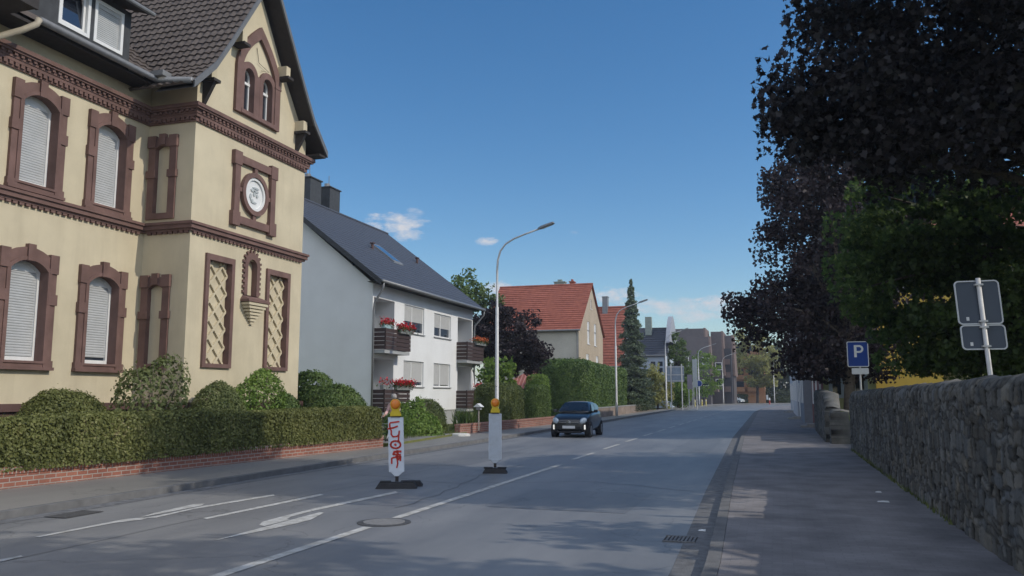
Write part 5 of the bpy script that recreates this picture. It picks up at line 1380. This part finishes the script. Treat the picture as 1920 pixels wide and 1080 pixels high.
m = MB(); m.lathe([(.093, .7), (.093, .8)], (0, 0, 0), 10); m.build('band', M_swh, bo, local=True)
for x, y, lb in ((-10.35, 124.5, 'middle one of the three pale yellow bollards beside the blue signed lamp'), (-10.2, 130, 'rightmost of the three pale yellow bollards under the bright green tree')):
    c = copy_tree(bo); c.location = (x, y, .1); c['label'] = lb
mp_ = thing('marker_post', (-1.1, 150, .1), 'thin red and white marker post far ahead on the right pavement', 'marker post')
m = MB(); m.lathe([(.11, 0), (.11, .7)], (-1.1, 150, .1), 8); m.build('post', mat('marker red', (.4, .05, .04), .6), mp_)
m = MB(); m.lathe([(.13, .7), (.13, 1.1)], (-1.1, 150, .1), 8); m.box(-1.6, -1.3, 150, 150.05, .9, 1.7); m.build('head', M_swh, mp_)
# bird house, litter, post
bh = thing('bird_house', (-12.35, 34.2, .2), 'small white bird house on a post beside the clipped hedge', 'bird house')
m = MB(); m.tube([(-12.35, 34.2, .2), (-12.35, 34.2, 1.12)], .035, 6); m.build('post', mat('weathered wood', (.32, .29, .25), .9), bh)
m = MB(); m.box(-12.45, -12.25, 34.1, 34.3, 1.10, 1.24); m.build('box', M_door, bh)
m = MB(); m.add([(-12.53, 34.0, 1.22), (-12.17, 34.0, 1.22), (-12.17, 34.4, 1.22), (-12.53, 34.4, 1.22), (-12.35, 34.0, 1.37), (-12.35, 34.4, 1.37)], [(0, 3, 2, 1), (0, 1, 4), (3, 5, 2), (0, 4, 5, 3), (1, 2, 5, 4)]); m.build('roof', M_white, bh)
for k, (px, py, a, lb) in enumerate(((1647, 923, .05, 'small white scrap of paper on the right pavement near the wall'), (1656, 941, .09, 'larger flat white scrap of paper on the right pavement'), (1316, 995, .05, 'crumpled white scrap in the gutter by the drain'))):
    q = G(px, py, .105 if k < 2 else .01); m = MB(); z = q[2]
    m.add([(q[0] - a, q[1] - .03, z), (q[0] + a, q[1] - .05, z), (q[0] + a * .9, q[1] + .06, z + .012), (q[0] - a * .8, q[1] + .05, z + .006), (q[0], q[1], z + .02)], [(0, 1, 4), (1, 2, 4), (2, 3, 4), (3, 0, 4)])
    tag(m.build('paper_scrap', M_swh), lb, 'litter')
ks = thing('edging_stone', (-12.1, 31.6, .11), 'flat pale stone at the corner of the low brick wall', 'stone')
m = MB(); m.lathe([(.42, 0), (.40, .07), (.3, .1), (.0, .11)], (-12.15, 31.5, .11), 9); m.build('stone', mat('pale stone', (.55, .54, .5), .9), ks)

# ================================================================== CAR
M_carb = mat('black car paint', (.012, .013, .016), .28, .05, 3, spec=.45, coat=.6); M_carg = mat('car glass', (.012, .018, .026), .04, .1, 2, spec=.7, coat=.3); M_tyre = mat('tyre', (.02, .02, .02), .9); M_rim = mat('alloy rim', (.32, .33, .35), .35, .05, metal=.7)
M_hl = mat('headlamp', (.30, .36, .42), .08, .1, 8, spec=1.0, coat=1); M_chrome = mat('chrome', (.6, .62, .65), .15, .03, metal=.9); M_blk = mat('black plastic', (.015, .015, .016), .7); M_plate = mat('number plate', (.62, .62, .62), .5)
M_drl = bpy.data.materials.new('daytime lamp'); M_drl.use_nodes = True; M_drl.node_tree.nodes['Principled BSDF'].inputs['Emission Color'].default_value = (1, .95, .82, 1); M_drl.node_tree.nodes['Principled BSDF'].inputs['Emission Strength'].default_value = .6
def hatchback(loc, rz, label, body=None):
    car = thing('small_hatchback', loc, label, 'car', None, rz)
    body = body or M_carb
    # stations along the car: y = 0 at the nose, + backwards; (y, half width, sill z, shoulder z, belt z(top of lower body), top half width)
    st = [(0.0, .50, .34, .48, .58, .42), (.06, .64, .24, .52, .70, .56), (.2, .74, .20, .56, .80, .66), (.5, .795, .20, .62, .90, .70), (.9, .81, .20, .66, .97, .71), (1.35, .815, .20, .68, 1.0, .72), (2.0, .82, .20, .70, 1.02, .73), (2.7, .82, .20, .72, 1.05, .72), (3.15, .79, .22, .74, 1.07, .68), (3.38, .72, .26, .74, 1.04, .62), (3.46, .58, .34, .70, .96, .5)]
    V = []; F_ = []
    for (y, hw, zs, zm, zb, tw) in st:
        half = [(0, zs), (hw * .6, zs), (hw * .95, zs + .05), (hw, zm - .12), (hw, zm), (hw * .985, zm + (zb - zm) * .6), (tw, zb), (tw * .6, zb + .025), (0, zb + .035)]
        loop = half + [(-x, z) for x, z in reversed(half[1:-1])]
        V += [(x, y, z) for x, z in loop]; n = len(loop)
    for i in range(len(st) - 1):
        for k in range(n): F_.append((i * n + k, i * n + (k + 1) % n, (i + 1) * n + (k + 1) % n, (i + 1) * n + k))
    F_ += [tuple(range(n)), tuple(range((len(st) - 1) * n, len(st) * n))]
    m = MB(); m.add(V, F_)
    # greenhouse
    gh = [(.86, .69, .98, .66, 1.0), (1.12, .715, 1.0, .62, 1.18), (1.45, .72, 1.01, .575, 1.375), (1.8, .72, 1.02, .56, 1.445), (2.4, .715, 1.03, .555, 1.455), (2.95, .70, 1.05, .55, 1.41), (3.2, .68, 1.06, .54, 1.30), (3.38, .63, 1.03, .56, 1.10)]
    V = []; F_ = []
    for (y, bw, zb, tw, zt) in gh:
        half = [(0, zb), (bw, zb), (bw * .55 + tw * .45, zb + (zt - zb) * .5), (tw, zt - .02 * (zt - zb) / .4), (tw * .7, zt + .02), (0, zt + .03)]
        loop = half + [(-x, z) for x, z in reversed(half[1:-1])]; V += [(x, y, z) for x, z in loop]; n = len(loop)
    for i in range(len(gh) - 1):
        for k in range(n): F_.append((i * n + k, i * n + (k + 1) % n, (i + 1) * n + (k + 1) % n, (i + 1) * n + k))
    F_ += [tuple(range(n)), tuple(range((len(gh) - 1) * n, len(gh) * n))]
    m.add(V, F_)
    bo_ = m.build('body', body, car, smooth=True, local=True)
    md_ = bo_.modifiers.new('sub', 'SUBSURF'); md_.levels = 2; md_.render_levels = 2
    # windscreen, side windows
    w_ = MB(); r = [(-.60, .99, 1.015), (-.3, .93, 1.02), (0, .915, 1.022), (.3, .93, 1.02), (.60, .99, 1.015), (.50, 1.52, 1.385), (0, 1.485, 1.405), (-.50, 1.52, 1.385)]
    w_.add([(x, y - .03, z + .035) for x, y, z in r], [(0, 1, 6, 7), (1, 2, 6), (2, 3, 6), (3, 4, 5, 6)]); w_.build('windscreen', M_carg, car, local=True, smooth=True)
    for s_ in (-1, 1):
        x = lambda z: s_ * (.735 - (z - 1.02) * .40)
        w_ = MB(); P = [(1.22, 1.06), (1.62, 1.36), (2.05, 1.385), (2.05, 1.065)]; Q = [(2.12, 1.065), (2.12, 1.385), (2.65, 1.37), (2.98, 1.26), (2.9, 1.12)]
        for pl in (P, Q): w_.add([(x(z) + s_ * .008, y, z) for y, z in pl], [tuple(range(len(pl)))])
        w_.build('side_window', M_carg, car, local=True)
        mi = MB(); mi.add([(s_ * (.80 + a), y, z) for a, y, z in ((0, 1.28, 1.0), (.17, 1.26, 1.0), (.17, 1.26, 1.13), (0, 1.28, 1.12), (0, 1.38, 1.0), (.14, 1.36, 1.02), (.14, 1.36, 1.11), (0, 1.38, 1.12))], [(0, 1, 2, 3), (4, 5, 6, 7), (0, 1, 5, 4), (1, 2, 6, 5), (2, 3, 7, 6)])
        mi.box(min(s_ * .72, s_ * .82), max(s_ * .72, s_ * .82), 1.3, 1.36, 1.01, 1.05); mi.build('wing_mirror', body, car, local=True, bevel=.02)
        hl = MB(); n = 14; P = []
        for d_, sc_ in ((.0, 1), (-.035, .8), (-.05, .35)):
            for k in range(n):
                a = 6.2832 * k / n; u, v = .15 * sc_ * math.cos(a), .12 * sc_ * math.sin(a)
                P.append((s_ * (.575 + u), .075 + d_ + .55 * max(0, u + .04) + .35 * v, .69 + v + .25 * u))
        hl.add(P, [(i * n + k, i * n + (k + 1) % n, (i + 1) * n + (k + 1) % n, (i + 1) * n + k) for i in range(2) for k in range(n)] + [tuple(range(2 * n, 3 * n))]); hl.build('headlight', M_hl, car, smooth=True, local=True)
        dl = MB(); dl.box(min(s_ * .625, s_ * .675), max(s_ * .625, s_ * .675), .02, .12, .33, .52); dl.build('daytime_light', M_drl, car, local=True, bevel=.015)
        for yw in (.58, 2.9):
            wl_ = bpy.data.objects.new('wheel', None); COL.objects.link(wl_); wl_.parent = car; wl_.location = (0, 0, 0)
            t_ = MB(); xo, xi = s_ * .83, s_ * .66
            prf = [(.2, xo - s_ * .01), (.27, xo), (.285, xo - s_ * .03), (.29, (xo + xi) / 2), (.285, xi), (.2, xi)]
            t_.lathe([(r_, h_) for r_, h_ in prf], (0, yw, .292), 22, 'x'); t_.build('tyre', M_tyre, wl_, local=True, smooth=True)
            t_ = MB(); t_.lathe([(.195, xo - s_ * .02), (.18, xo - s_ * .005)], (0, yw, .292), 22, 'x')
            for k in range(5):
                a = 6.2832 * k / 5; t_.add([(xo + s_ * .004, yw + r_ * math.cos(a + d_), .292 + r_ * math.sin(a + d_)) for r_, d_ in ((.04, -.6), (.18, -.13), (.18, .13), (.04, .6))], [(0, 1, 2, 3)])
            t_.build('rim', M_rim, wl_, local=True)
            ac = MB(); ac.lathe([(.35, s_ * .60), (.35, s_ * .812)], (0, yw, .30), 22, 'x'); ac.build('wheel_arch', M_blk, wl_, local=True)
    gr = MB(); gr.box(-.48, .48, -.02, .06, .33, .44); gr.box(-.42, .42, -.035, .05, .55, .575); gr.build('grille', M_blk, car, local=True, bevel=.01)
    gr = MB(); gr.box(-.5, .5, -.02, .2, .19, .27); gr.build('bumper_lip', M_blk, car, local=True, bevel=.02)
    ch = MB(); ch.box(-.42, -.1, -.045, .0, .618, .630); ch.box(.1, .42, -.045, .0, .618, .630)
    for dz in (0, .05):
        for s_ in (-1, 1): ch.add([(0, -.06, .65 + dz), (s_ * .085, -.05, .60 + dz), (s_ * .085, -.05, .575 + dz), (0, -.06, .625 + dz)], [(0, 1, 2, 3)])
    ch.build('emblem_bar', M_chrome, car, local=True)
    pl = MB(); pl.box(-.26, .26, -.05, -.03, .375, .485); po = pl.build('number_plate', M_plate, car, local=True)
    wp = MB(); wp.tube([(-.45, .9, 1.06), (.1, .93, 1.09)], .012, 4); wp.tube([(.0, .9, 1.06), (.45, .95, 1.09)], .012, 4); wp.build('wiper', M_blk, car, local=True)
    return car
hatchback((-8.16, 33.5, 0), R(1), 'small black hatchback with daytime lights on, driving towards the camera')
fc = hatchback((-6.4, 176, 0), R(62), 'small silver white car far ahead at the junction', mat('silver car paint', (.5, .55, .58), .3, .03, coat=.6))

# ================================================================== PERSON with a wheeled walker, half hidden behind the graffiti beacon
M_pink = mat('pale pink cloth', (.62, .40, .38), .9, .08, 6); M_dktr = mat('dark trousers', (.03, .032, .036), .9, .1); M_skin = mat('skin', (.45, .27, .2), .6, .05); M_hair = mat('grey hair', (.35, .33, .31), .8, .15, 20)
def skin_body(name, joints, edges, m, parent, lev=2):
    me = bpy.data.meshes.new(name); me.from_pydata([j[:3] for j in joints], edges, []); o = bpy.data.objects.new(name, me); COL.objects.link(o); o.parent = parent
    sm = o.modifiers.new('skin', 'SKIN'); sm.use_smooth_shade = True
    for i, j in enumerate(joints): me.skin_vertices[0].data[i].radius = j[3] if isinstance(j[3], tuple) else (j[3], j[3])
    me.skin_vertices[0].data[0].use_root = True
    s2 = o.modifiers.new('sub', 'SUBSURF'); s2.levels = lev; s2.render_levels = lev; me.materials.append(m); return o
pe = thing('person', (-12.63, 26.4, .11), 'person in a pale pink top and dark trousers behind the graffiti beacon, pushing a walker', 'person', None, R(170))
J = [(0, 0, .92, (.15, .11)), (0, .01, 1.12, (.135, .10)), (0, .03, 1.36, (.17, .105)), (0, .05, 1.47, (.06, .055)), (0, .07, 1.56, (.055, .06)), (0, .085, 1.64, (.08, .095)), (0, .08, 1.71, (.06, .07)),
     (-.2, .03, 1.40, .055), (-.25, .10, 1.15, .043), (-.22, .32, 1.02, .034), (-.2, .40, .99, .03), (.2, .03, 1.40, .055), (.25, .10, 1.15, .043), (.22, .32, 1.02, .034), (.2, .40, .99, .03),
     (-.1, .0, .85, .09), (-.11, .10, .48, .062), (-.11, .0, .09, .045), (-.11, .14, .035, .035), (.1, .0, .85, .09), (.11, .02, .48, .062), (.11, -.16, .1, .045), (.11, -.03, .035, .035)]
E_ = [(0, 1), (1, 2), (2, 3), (3, 4), (4, 5), (5, 6), (2, 7), (7, 8), (8, 9), (9, 10), (2, 11), (11, 12), (12, 13), (13, 14), (0, 15), (15, 16), (16, 17), (17, 18), (0, 19), (19, 20), (20, 21), (21, 22)]
skin_body('body', J, E_, M_skin, pe)
gro_ = lambda L, d: [(x, y, z, (r[0] + d, r[1] + d) if isinstance(r, tuple) else r + d) for x, y, z, r in L]
skin_body('top', gro_([J[1], J[0], J[2], J[7], J[8], J[9], J[11], J[12], J[13]], .022), [(0, 1), (0, 2), (2, 3), (3, 4), (4, 5), (2, 6), (6, 7), (7, 8)], M_pink, pe)
skin_body('trousers', gro_([J[0], J[15], J[16], J[17], J[19], J[20], J[21]], .018), [(0, 1), (1, 2), (2, 3), (0, 4), (4, 5), (5, 6)], M_dktr, pe)
m = MB(); m.lathe([(.03, 1.60), (.1, 1.63), (.108, 1.70), (.085, 1.77), (.03, 1.80)], (0, .065, 0), 12); m.build('hair', M_hair, pe, smooth=True, local=True)
for k in range(5):
    for s_ in (-1, 1):
        pass
hd = MB()
for s_ in (-1, 1):
    for k in range(4): hd.tube([(s_ * .2 + (k - 1.5) * .018, .42, .985), (s_ * .2 + (k - 1.5) * .019, .47 + .01 * (k % 2), .98), (s_ * .2 + (k - 1.5) * .019, .47, .955), (s_ * .2 + (k - 1.5) * .018, .44, .945)], [.009, .0085, .008, .006], 6)
    hd.tube([(s_ * .165, .40, .985), (s_ * .15, .44, .97), (s_ * .165, .465, .955)], [.011, .010, .007], 6)
hd.build('fingers', M_skin, pe, local=True)
sh2 = MB()
for x, y in ((-.11, 0), (.11, -.16)): sh2.add([(x - .05, y - .07, 0), (x + .05, y - .07, 0), (x + .045, y + .19, 0), (x - .045, y + .19, 0), (x - .045, y - .06, .09), (x + .045, y - .06, .09), (x + .035, y + .17, .05), (x - .035, y + .17, .05)], [(0, 3, 2, 1), (4, 5, 6, 7), (0, 1, 5, 4), (1, 2, 6, 5), (2, 3, 7, 6), (3, 0, 4, 7)])
sh2.build('shoes', M_blk, pe, local=True, bevel=.01)
wk = thing('wheeled_walker', (-12.63, 26.4, .11), 'grey wheeled walker held by the person in pink', 'walker', None, R(170))
wk.scale = pe.scale = (.93, .93, .93)
m = MB()
for s_ in (-1, 1): m.tube([(s_ * .22, .36, .96), (s_ * .22, .50, .95), (s_ * .24, .62, .55), (s_ * .25, .82, .12)], .014, 6); m.tube([(s_ * .24, .6, .6), (s_ * .25, .36, .12)], .013, 6)
m.tube([(-.23, .55, .7), (.23, .55, .7)], .012, 6); m.build('frame', M_galv, wk, local=True)
m = MB(); m.box(-.2, .2, .5, .72, .5, .53); m.build('seat', M_blk, wk, local=True)
for s_ in (-1, 1):
    for y in (.82, .36):
        m = MB(); m.lathe([(.07, -.018), (.095, -.018), (.095, .018), (.07, .018)], (s_ * .25, y, .096), 14, 'x'); m.build('wheel', M_tyre, wk, local=True)

# ================================================================== VEGETATION
M_bark = mat('maple bark', (.13, .105, .085), .95, .3, 9, .8, 18, col2=(.22, .18, .14)); M_bark2 = mat('dark bark', (.06, .05, .042), .95, .3, 9, .8, 18)
L_hedge = leafmat('privet leaves', (.10, .118, .036), (.27, .285, .095), 1.3, .42, third=(.36, .31, .16))
L_yew = leafmat('clipped yew', (.045, .085, .022), (.14, .20, .05), 1.6, .2)
L_yew2 = leafmat('clipped conifer', (.055, .105, .035), (.16, .245, .06), .9, .25)
L_olv = leafmat('olive green dome', (.06, .085, .024), (.135, .165, .045), 1.5, .2)
L_pinkb = leafmat('pinkish shrub', (.09, .125, .04), (.21, .235, .09), 3.5, .35, third=(.33, .25, .16))
L_lgt = leafmat('light green shrub', (.09, .17, .03), (.24, .34, .07), 3, .4)
L_mid = leafmat('mid green leaves', (.055, .10, .025), (.15, .22, .06), 1.2, .35)
L_purp = leafmat('purple maple leaves', (.008, .009, .010), (.024, .020, .023), 1.2, .15)
L_purp2 = leafmat('bronze maple leaves', (.016, .012, .016), (.050, .033, .036), .9, .22, third=(.10, .065, .04))
L_green = leafmat('green maple leaves', (.036, .068, .022), (.13, .20, .055), .7, .58, third=(.34, .39, .11))
L_spr = leafmat('blue spruce needles', (.06, .095, .06), (.19, .24, .14), 1.0, .2)
L_ash = leafmat('yellowish leaves', (.17, .19, .05), (.48, .46, .17), .45, .45)
L_dark = leafmat('dark far leaves', (.02, .035, .014), (.06, .09, .03), .5, .2)

# villa garden
yaw_h = -math.atan2(-11.86 + 12.97, 24.0 - 11.3)
mx_, my_ = (-12.97 - 11.86) / 2 - .52, 17.65 - 1.2
hedge('clipped_hedge', mx_ - .55, mx_ + .42, my_ - 8.6, my_ + 7.45, .40, 1.34, L_hedge, 100000, .065, 'long low clipped hedge on the red brick wall in front of the yellow villa', rnd=.12, amp=.05, freq=2.2, yaw=yaw_h)
dome('dome_shrub', (-14.2, 13.8, .42), (.75, 1.3, 1.40), L_hedge, 24000, .06, 'broad dome clipped shrub left of the scraggly bush', amp=.05, core=.9)
dome('scraggly_shrub', (-14.1, 16.25, .42), (.8, 1.1, 2.2), L_pinkb, 3000, .11, 'scraggly half bare shrub with visible stems before the blind windows', core=.0, stems=M_bark, amp=.15, seed=8)
dome('round_shrub', (-13.85, 18.45, .42), (.6, .98, 1.62), L_pinkb, 15000, .06, 'round pinkish green shrub left of the bright green bush', core=.85, seed=9)
dome('bright_shrub', (-13.65, 19.8, .42), (.6, .85, 2.0), L_lgt, 6500, .085, 'bright light green upright bush under the lattice panels', core=.0, stems=M_bark, amp=.30, seed=10)
dome('small_round_shrub', (-13.5, 21.0, .42), (.5, .72, 1.38), L_yew, 7000, .06, 'small dark round shrub at the villa corner', core=.88)
dome('block_shrub', (-14.7, 24.35, .2), (.75, .72, 2.2), L_mid, 9000, .09, 'tall dark clipped bush just past the villa corner', power=3.4, core=.85)
dome('dome_shrub', (-13.35, 23.7, .2), (.95, 1.65, 1.85), L_yew, 24000, .07, 'neat green dome shrub in front of the white gable wall', amp=.03, core=.92)
# white house garden
dome('leafy_shrub', (-13.6, 30.0, .2), (1.0, 1.1, 1.35), L_lgt, 3600, .12, 'loose light green shrub behind the graffiti beacon', core=.5, amp=.2, seed=21, stems=M_bark)
dome('round_shrub', (-14.4, 33.3, .2), (.9, .9, 1.35), L_olv, 7000, .07, 'round olive shrub below the lower balcony', core=.9)
# sword-leaved plant
sp = thing('sword_plant', (-13.1, 34.6, .2), 'spiky plant with long upright leaves below the right window', 'plant')
n = 130; a = rng.uniform(0, 6.283, n); tl = rng.uniform(.1, .65, n); hh = rng.uniform(.55, 1.05, n)
b0 = np.stack([np.clip(rng.normal(0, .25, n), -.5, .5), np.clip(rng.normal(0, .4, n), -.8, .8), np.zeros(n)], 1); tip = b0 + np.stack([np.cos(a) * tl * hh, np.sin(a) * tl * hh, hh], 1); sd_ = np.stack([-np.sin(a), np.cos(a), np.zeros(n)], 1) * .03
V = np.stack([b0 - sd_, b0 + sd_, b0 * .4 + tip * .6 + sd_ * .8 + [0, 0, .06], tip, b0 * .4 + tip * .6 - sd_ * .8 + [0, 0, .06]], 1).reshape(-1, 3)
o = rawmesh('blades', V, np.arange(n * 5).reshape(n, 5), L_mid); o.parent = sp
hedge('clipped_hedge', -14.35, -12.45, 38.6, 41.8, .2, 2.32, L_olv, 26000, .075, 'tall rounded olive green clipped hedge behind the plain beacon', rnd=.55, amp=.05)
hedge('clipped_hedge', -13.75, -12.85, 45.4, 48.0, .2, 2.3, L_mid, 15000, .09, 'darker clipped hedge block right of the olive hedge', rnd=.3, amp=.08)
hedge('clipped_hedge', -14.7, -13.45, 48.8, 50.6, .2, 3.0, L_lgt, 5000, .1, 'light green clipped bush in front of the tiled garage', rnd=.4, amp=.1)
hedge('tall_hedge', -16.35, -12.7, 57.2, 74.4, .3, 4.15, L_yew2, 64000, .14, 'very tall dense green hedge beside the road behind the black car', rnd=.5, amp=.10, freq=1.0)
hedge('low_hedge', -13.2, -12.4, 76, 90, .2, 1.3, L_dark, 6000, .14, 'low dark hedge at the foot of the spruce', rnd=.25, amp=.1)
tree('fig_bush', (-16.0, 47.0, .2), 'large leaved light green bush beside the far balconies', [(0, 0, 2.6, 1.3, 1.3, 1.2, 1)], 900, .3, L_lgt, M_bark2, .06, 1.6, clump=.5, nclump=50, limbs=10, seed=31, cat='shrub')
tree('purple_maple', (-16.4, 51.2, .2), 'dark purple leaved small tree in front of the red roofed house', [(-.3, 0, 5.0, 2.6, 2.2, 2.3, 2), (-1.0, .2, 6.3, 1.3, 1.3, 1.3, .8), (1.0, 0, 4.2, 1.6, 1.5, 1.4, 1)], 15000, .20, L_purp2, M_bark2, .16, 3.2, clump=.6, nclump=150, seed=32)
tree('broadleaf_tree', (-26.5, 70, 0), 'tall green tree rising behind the white house roof', [(0, 0, 8.4, 3.0, 3.0, 4.6, 1), (-2, 0, 8, 2.2, 2.2, 3.4, .5)], 9000, .34, L_mid, M_bark2, .3, 7, clump=.9, nclump=130, seed=33)

def spruce(name, base, H, rad, label, lm, seed, nb=900):
    r_ = np.random.default_rng(seed); root = thing(name, base, label, 'tree')
    t = MB(); t.tube([(0, 0, 0), (0, 0, H * .5), (0, 0, H * .99)], [.22, .13, .01], 8); t.build('trunk', M_bark2, root, local=True)
    P = []
    for i in range(nb):
        q = 1 - math.sqrt(r_.uniform(0, 1)) if r_.uniform() < .8 else r_.uniform(.55, 1)
        z = H * (.05 + .94 * q); L = rad * (1 - q) ** .8 * (.82 + .18 * math.sin(q * 70)) + .07
        a = r_.uniform(0, 6.283); Lb = L * r_.uniform(.7, 1.15); m_ = int(10 + 34 * Lb)
        s = r_.uniform(.25, 1, m_); drop = -.30 * Lb * s ** 1.3 + .14 * Lb * s ** 4
        lat = r_.normal(0, 1, m_) * (.13 * Lb * (1.1 - s * .6) + .03)
        P.append(np.stack([np.cos(a) * s * Lb - np.sin(a) * lat, np.sin(a) * s * Lb + np.cos(a) * lat, z + drop - np.abs(lat) * .4 + r_.normal(0, .05, m_)], 1))
    P = np.vstack(P)
    V, Fc = leaves(P, .27, None, 1, np.array([(0, -.5), (.2, 0), (0, .5), (-.2, 0)]), droop=.25)
    o = rawmesh('crown', V, Fc, lm); o.parent = root; return root
spruce('spruce', (-13.95, 85, .1), 13.7, 2.3, 'tall pointed blue green spruce between the red and the slate roofed houses', L_spr, 41)
tree('conifer', (-12.0, 108, 0), 'egg shaped dark green conifer right of the spruce', [(0, 0, 5.4, 1.75, 1.75, 4.4, 1)], 8000, .24, L_mid, M_bark2, .15, 5, clump=.5, nclump=160, shell=.75, seed=42)
for k, (x, y, z, r3, h, lb, lm) in enumerate(((-13.2, 98, 2.2, 1.9, 2.6, 'bright shrubby tree between the spruce and the third lamp', L_ash), (-10.9, 133, 4.6, 3.2, 3.4, 'bright green tree in front of the brown apartment block', L_lgt), (-11.4, 104.5, 1.6, 1.2, 1.5, 'low bright green bush under the guide signs', L_lgt),
        (-12.6, 116, 2.4, 2.2, 2.4, 'yellow green bush behind the shelter', L_lgt))):
    tree('shrub_tree' if k != 1 else 'small_tree', (x, y, 0), lb, [(0, 0, z + .3, r3, r3, h, 1)], 4200, .3, lm, M_bark2, .12, z * .8, clump=.7, nclump=70, limbs=10, seed=50 + k, cat='tree' if k == 1 else 'shrub')
tree('ash_tree', (-3.7, 180, 0), 'yellowish green tree at the end of the street before the orange block', [(0, 0, 9.5, 4.6, 4.2, 6.2, 1), (-1.2, 0, 13, 2.6, 2.6, 3.2, .35), (1.8, -1, 6.5, 3.2, 3, 3.4, .5)], 9000, .5, L_ash, M_bark2, .3, 6, clump=1.1, nclump=130, seed=61)
FG = 'dark trees closing the far end of the street'
for k, (x, y, h, r3, lb) in enumerate(((1.5, 205, 15, 6, 'dark far tree just left of the pale terrace house'), (-2.0, 212, 13, 6, 'dark far tree directly behind the yellowish tree'), (9, 200, 17, 7, 'tallest dark far tree behind the pale terrace house'), (-14, 214, 12, 7, 'dark far tree behind the orange block'))):
    tree('far_tree', (x, y, 0), lb, [(0, 0, h * .55, r3, r3, h * .45, 1)], 3800, .75, L_dark, M_bark2, .3, h * .4, clump=1.6, nclump=70, limbs=8, group=FG, seed=70 + k)
hedge('far_hedge', -10, 9, 190, 193, 0, 2.6, L_dark, 6000, .4, 'long dark hedge across the end of the street behind the silver car', rnd=.5, amp=.2, freq=.8)
hedge('low_hedge', -9.6, -5.6, 178.6, 180, 0, 1.8, L_dark, 1500, .3, 'short dark hedge behind the fifth lamp', rnd=.3, amp=.1)

# the maples over the right pavement
tree('purple_maple', (6.9, 17.8, .85), 'big dark purple maple overhanging the right pavement nearest the camera', [(-1.6, -.4, 9.6, 4.7, 3.2, 4.2, 2), (-5.25, -.3, 6.5, 1.75, 1.5, .95, .5), (-3.4, -.4, 6.4, 2.6, 2.0, 1.6, .7), (-4.2, -.4, 9.2, 1.9, 1.8, 2.4, .5), (2.2, 0, 6.6, 4.2, 3.4, 4.6, 1.3), (-.6, -.8, 6.2, 3.4, 2.2, 2.0, .7), (-.4, -3.1, 8.4, 3.6, 1.5, 2.8, .8)], 84000, .155, L_purp, M_bark2, .34, 4.6, shape=MAPLE, clump=.9, nclump=460, shell=.5, limbs=40, seed=81)
tree('purple_maple', (9.0, 6.7, .85), 'second purple maple outside the picture whose shade falls on the near road', [(-1.2, .6, 9.6, 2.6, 2.0, 2.6, 1), (.2, -.4, 5.6, 3.2, 3.0, 3.4, 1.4), (0, -3.4, 5.4, 3, 2.6, 3.2, 1), (-2.2, 4.2, 4.1, 1.7, 1.2, 1.9, .5)], 16000, .26, L_purp, M_bark2, .3, 4.2, shape=MAPLE, clump=.9, nclump=200, shell=.5, limbs=24, seed=84)
tree('green_maple', (8.2, 22.5, .85), 'green maple whose low branches hang over the stone wall and sign post', [(-1.6, 0, 4.6, 5.4, 3.4, 2.7, 2), (-4.0, -.6, 3.3, 2.9, 2.0, 1.5, .9), (-1.0, -.5, 2.35, 4.8, 2.2, 1.15, 1.0), (-4.6, -.3, 5.0, 2.2, 2.0, 1.6, .5), (-3.95, -.2, 1.8, 1.4, 1.2, .4, .4)], 56000, .145, L_green, M_bark2, .28, 3.4, shape=MAPLE, clump=.85, nclump=250, shell=.45, flat=.2, limbs=40, seed=82)
tree('bronze_maple', (2.9, 37.5, .85), 'dark bronze leaved maple with a pale trunk behind the shorter stone wall', [(.9, 0, 7.35, 4.1, 4.0, 4.4, 2), (-.9, 0, 9.6, 2.3, 2.4, 1.9, .6), (-2.4, -.3, 4.25, 2.5, 2.2, 1.6, .7), (0, 0, 2.55, 2.8, 2.2, 1.1, .5)], 46000, .165, L_purp2, M_bark, .23, 3.6, shape=DIAMOND * np.array([1.35, 1]), clump=.8, nclump=330, shell=.5, limbs=36, seed=83)

# grass fringes : uncountable tufts on the bank and along the wall foot
def tufts(name, n, xr, yr, z, h, lm):
    x = rng.uniform(*xr, n); y = rng.uniform(*yr, n); a = rng.uniform(0, 6.283, n); hh = h * rng.uniform(.4, 1.2, n)
    b0 = np.stack([x, y, np.full(n, z)], 1); s_ = np.stack([np.cos(a), np.sin(a), np.zeros(n)], 1) * .012; t_ = b0 + np.stack([np.cos(a * 3) * hh * .4, np.sin(a * 3) * hh * .4, hh], 1)
    V = np.stack([b0 - s_, b0 + s_, t_], 1).reshape(-1, 3); o = rawmesh(name, V, np.arange(3 * n).reshape(n, 3), lm)
    o['kind'] = 'stuff'; o['label'] = 'green grass growing in tufts'; o['category'] = 'grass'; return o
tufts('grass', 5000, (2.3, 3.6), (28.4, 36.5), .88, .25, L_lgt)
tufts('grass', 9000, (-15.5, -12.6), (26, 44), .19, .10, L_olv)
tufts('grass', 700, (2.05, 2.2), (12, 27), .1, .10, L_olv)

# ================================================================== AIR
hz = bpy.data.materials.new('haze'); hz.use_nodes = True
hn, hl = hz.node_tree.nodes, hz.node_tree.links; hn.clear()
pv = hn.new('ShaderNodeVolumePrincipled'); pv.inputs['Color'].default_value = (.85, .9, 1, 1); pv.inputs['Density'].default_value = .0006; pv.inputs['Anisotropy'].default_value = .2
ho_ = hn.new('ShaderNodeOutputMaterial'); hl.new(pv.outputs[0], ho_.inputs['Volume'])
m = MB(); m.box(-910, 910, -310, 1610, -1.06, 26)
o = m.build('haze', hz); o['kind'] = 'stuff'; o['label'] = 'thin pale summer haze'; o['category'] = 'haze'
SC.cycles.volume_bounces = 0
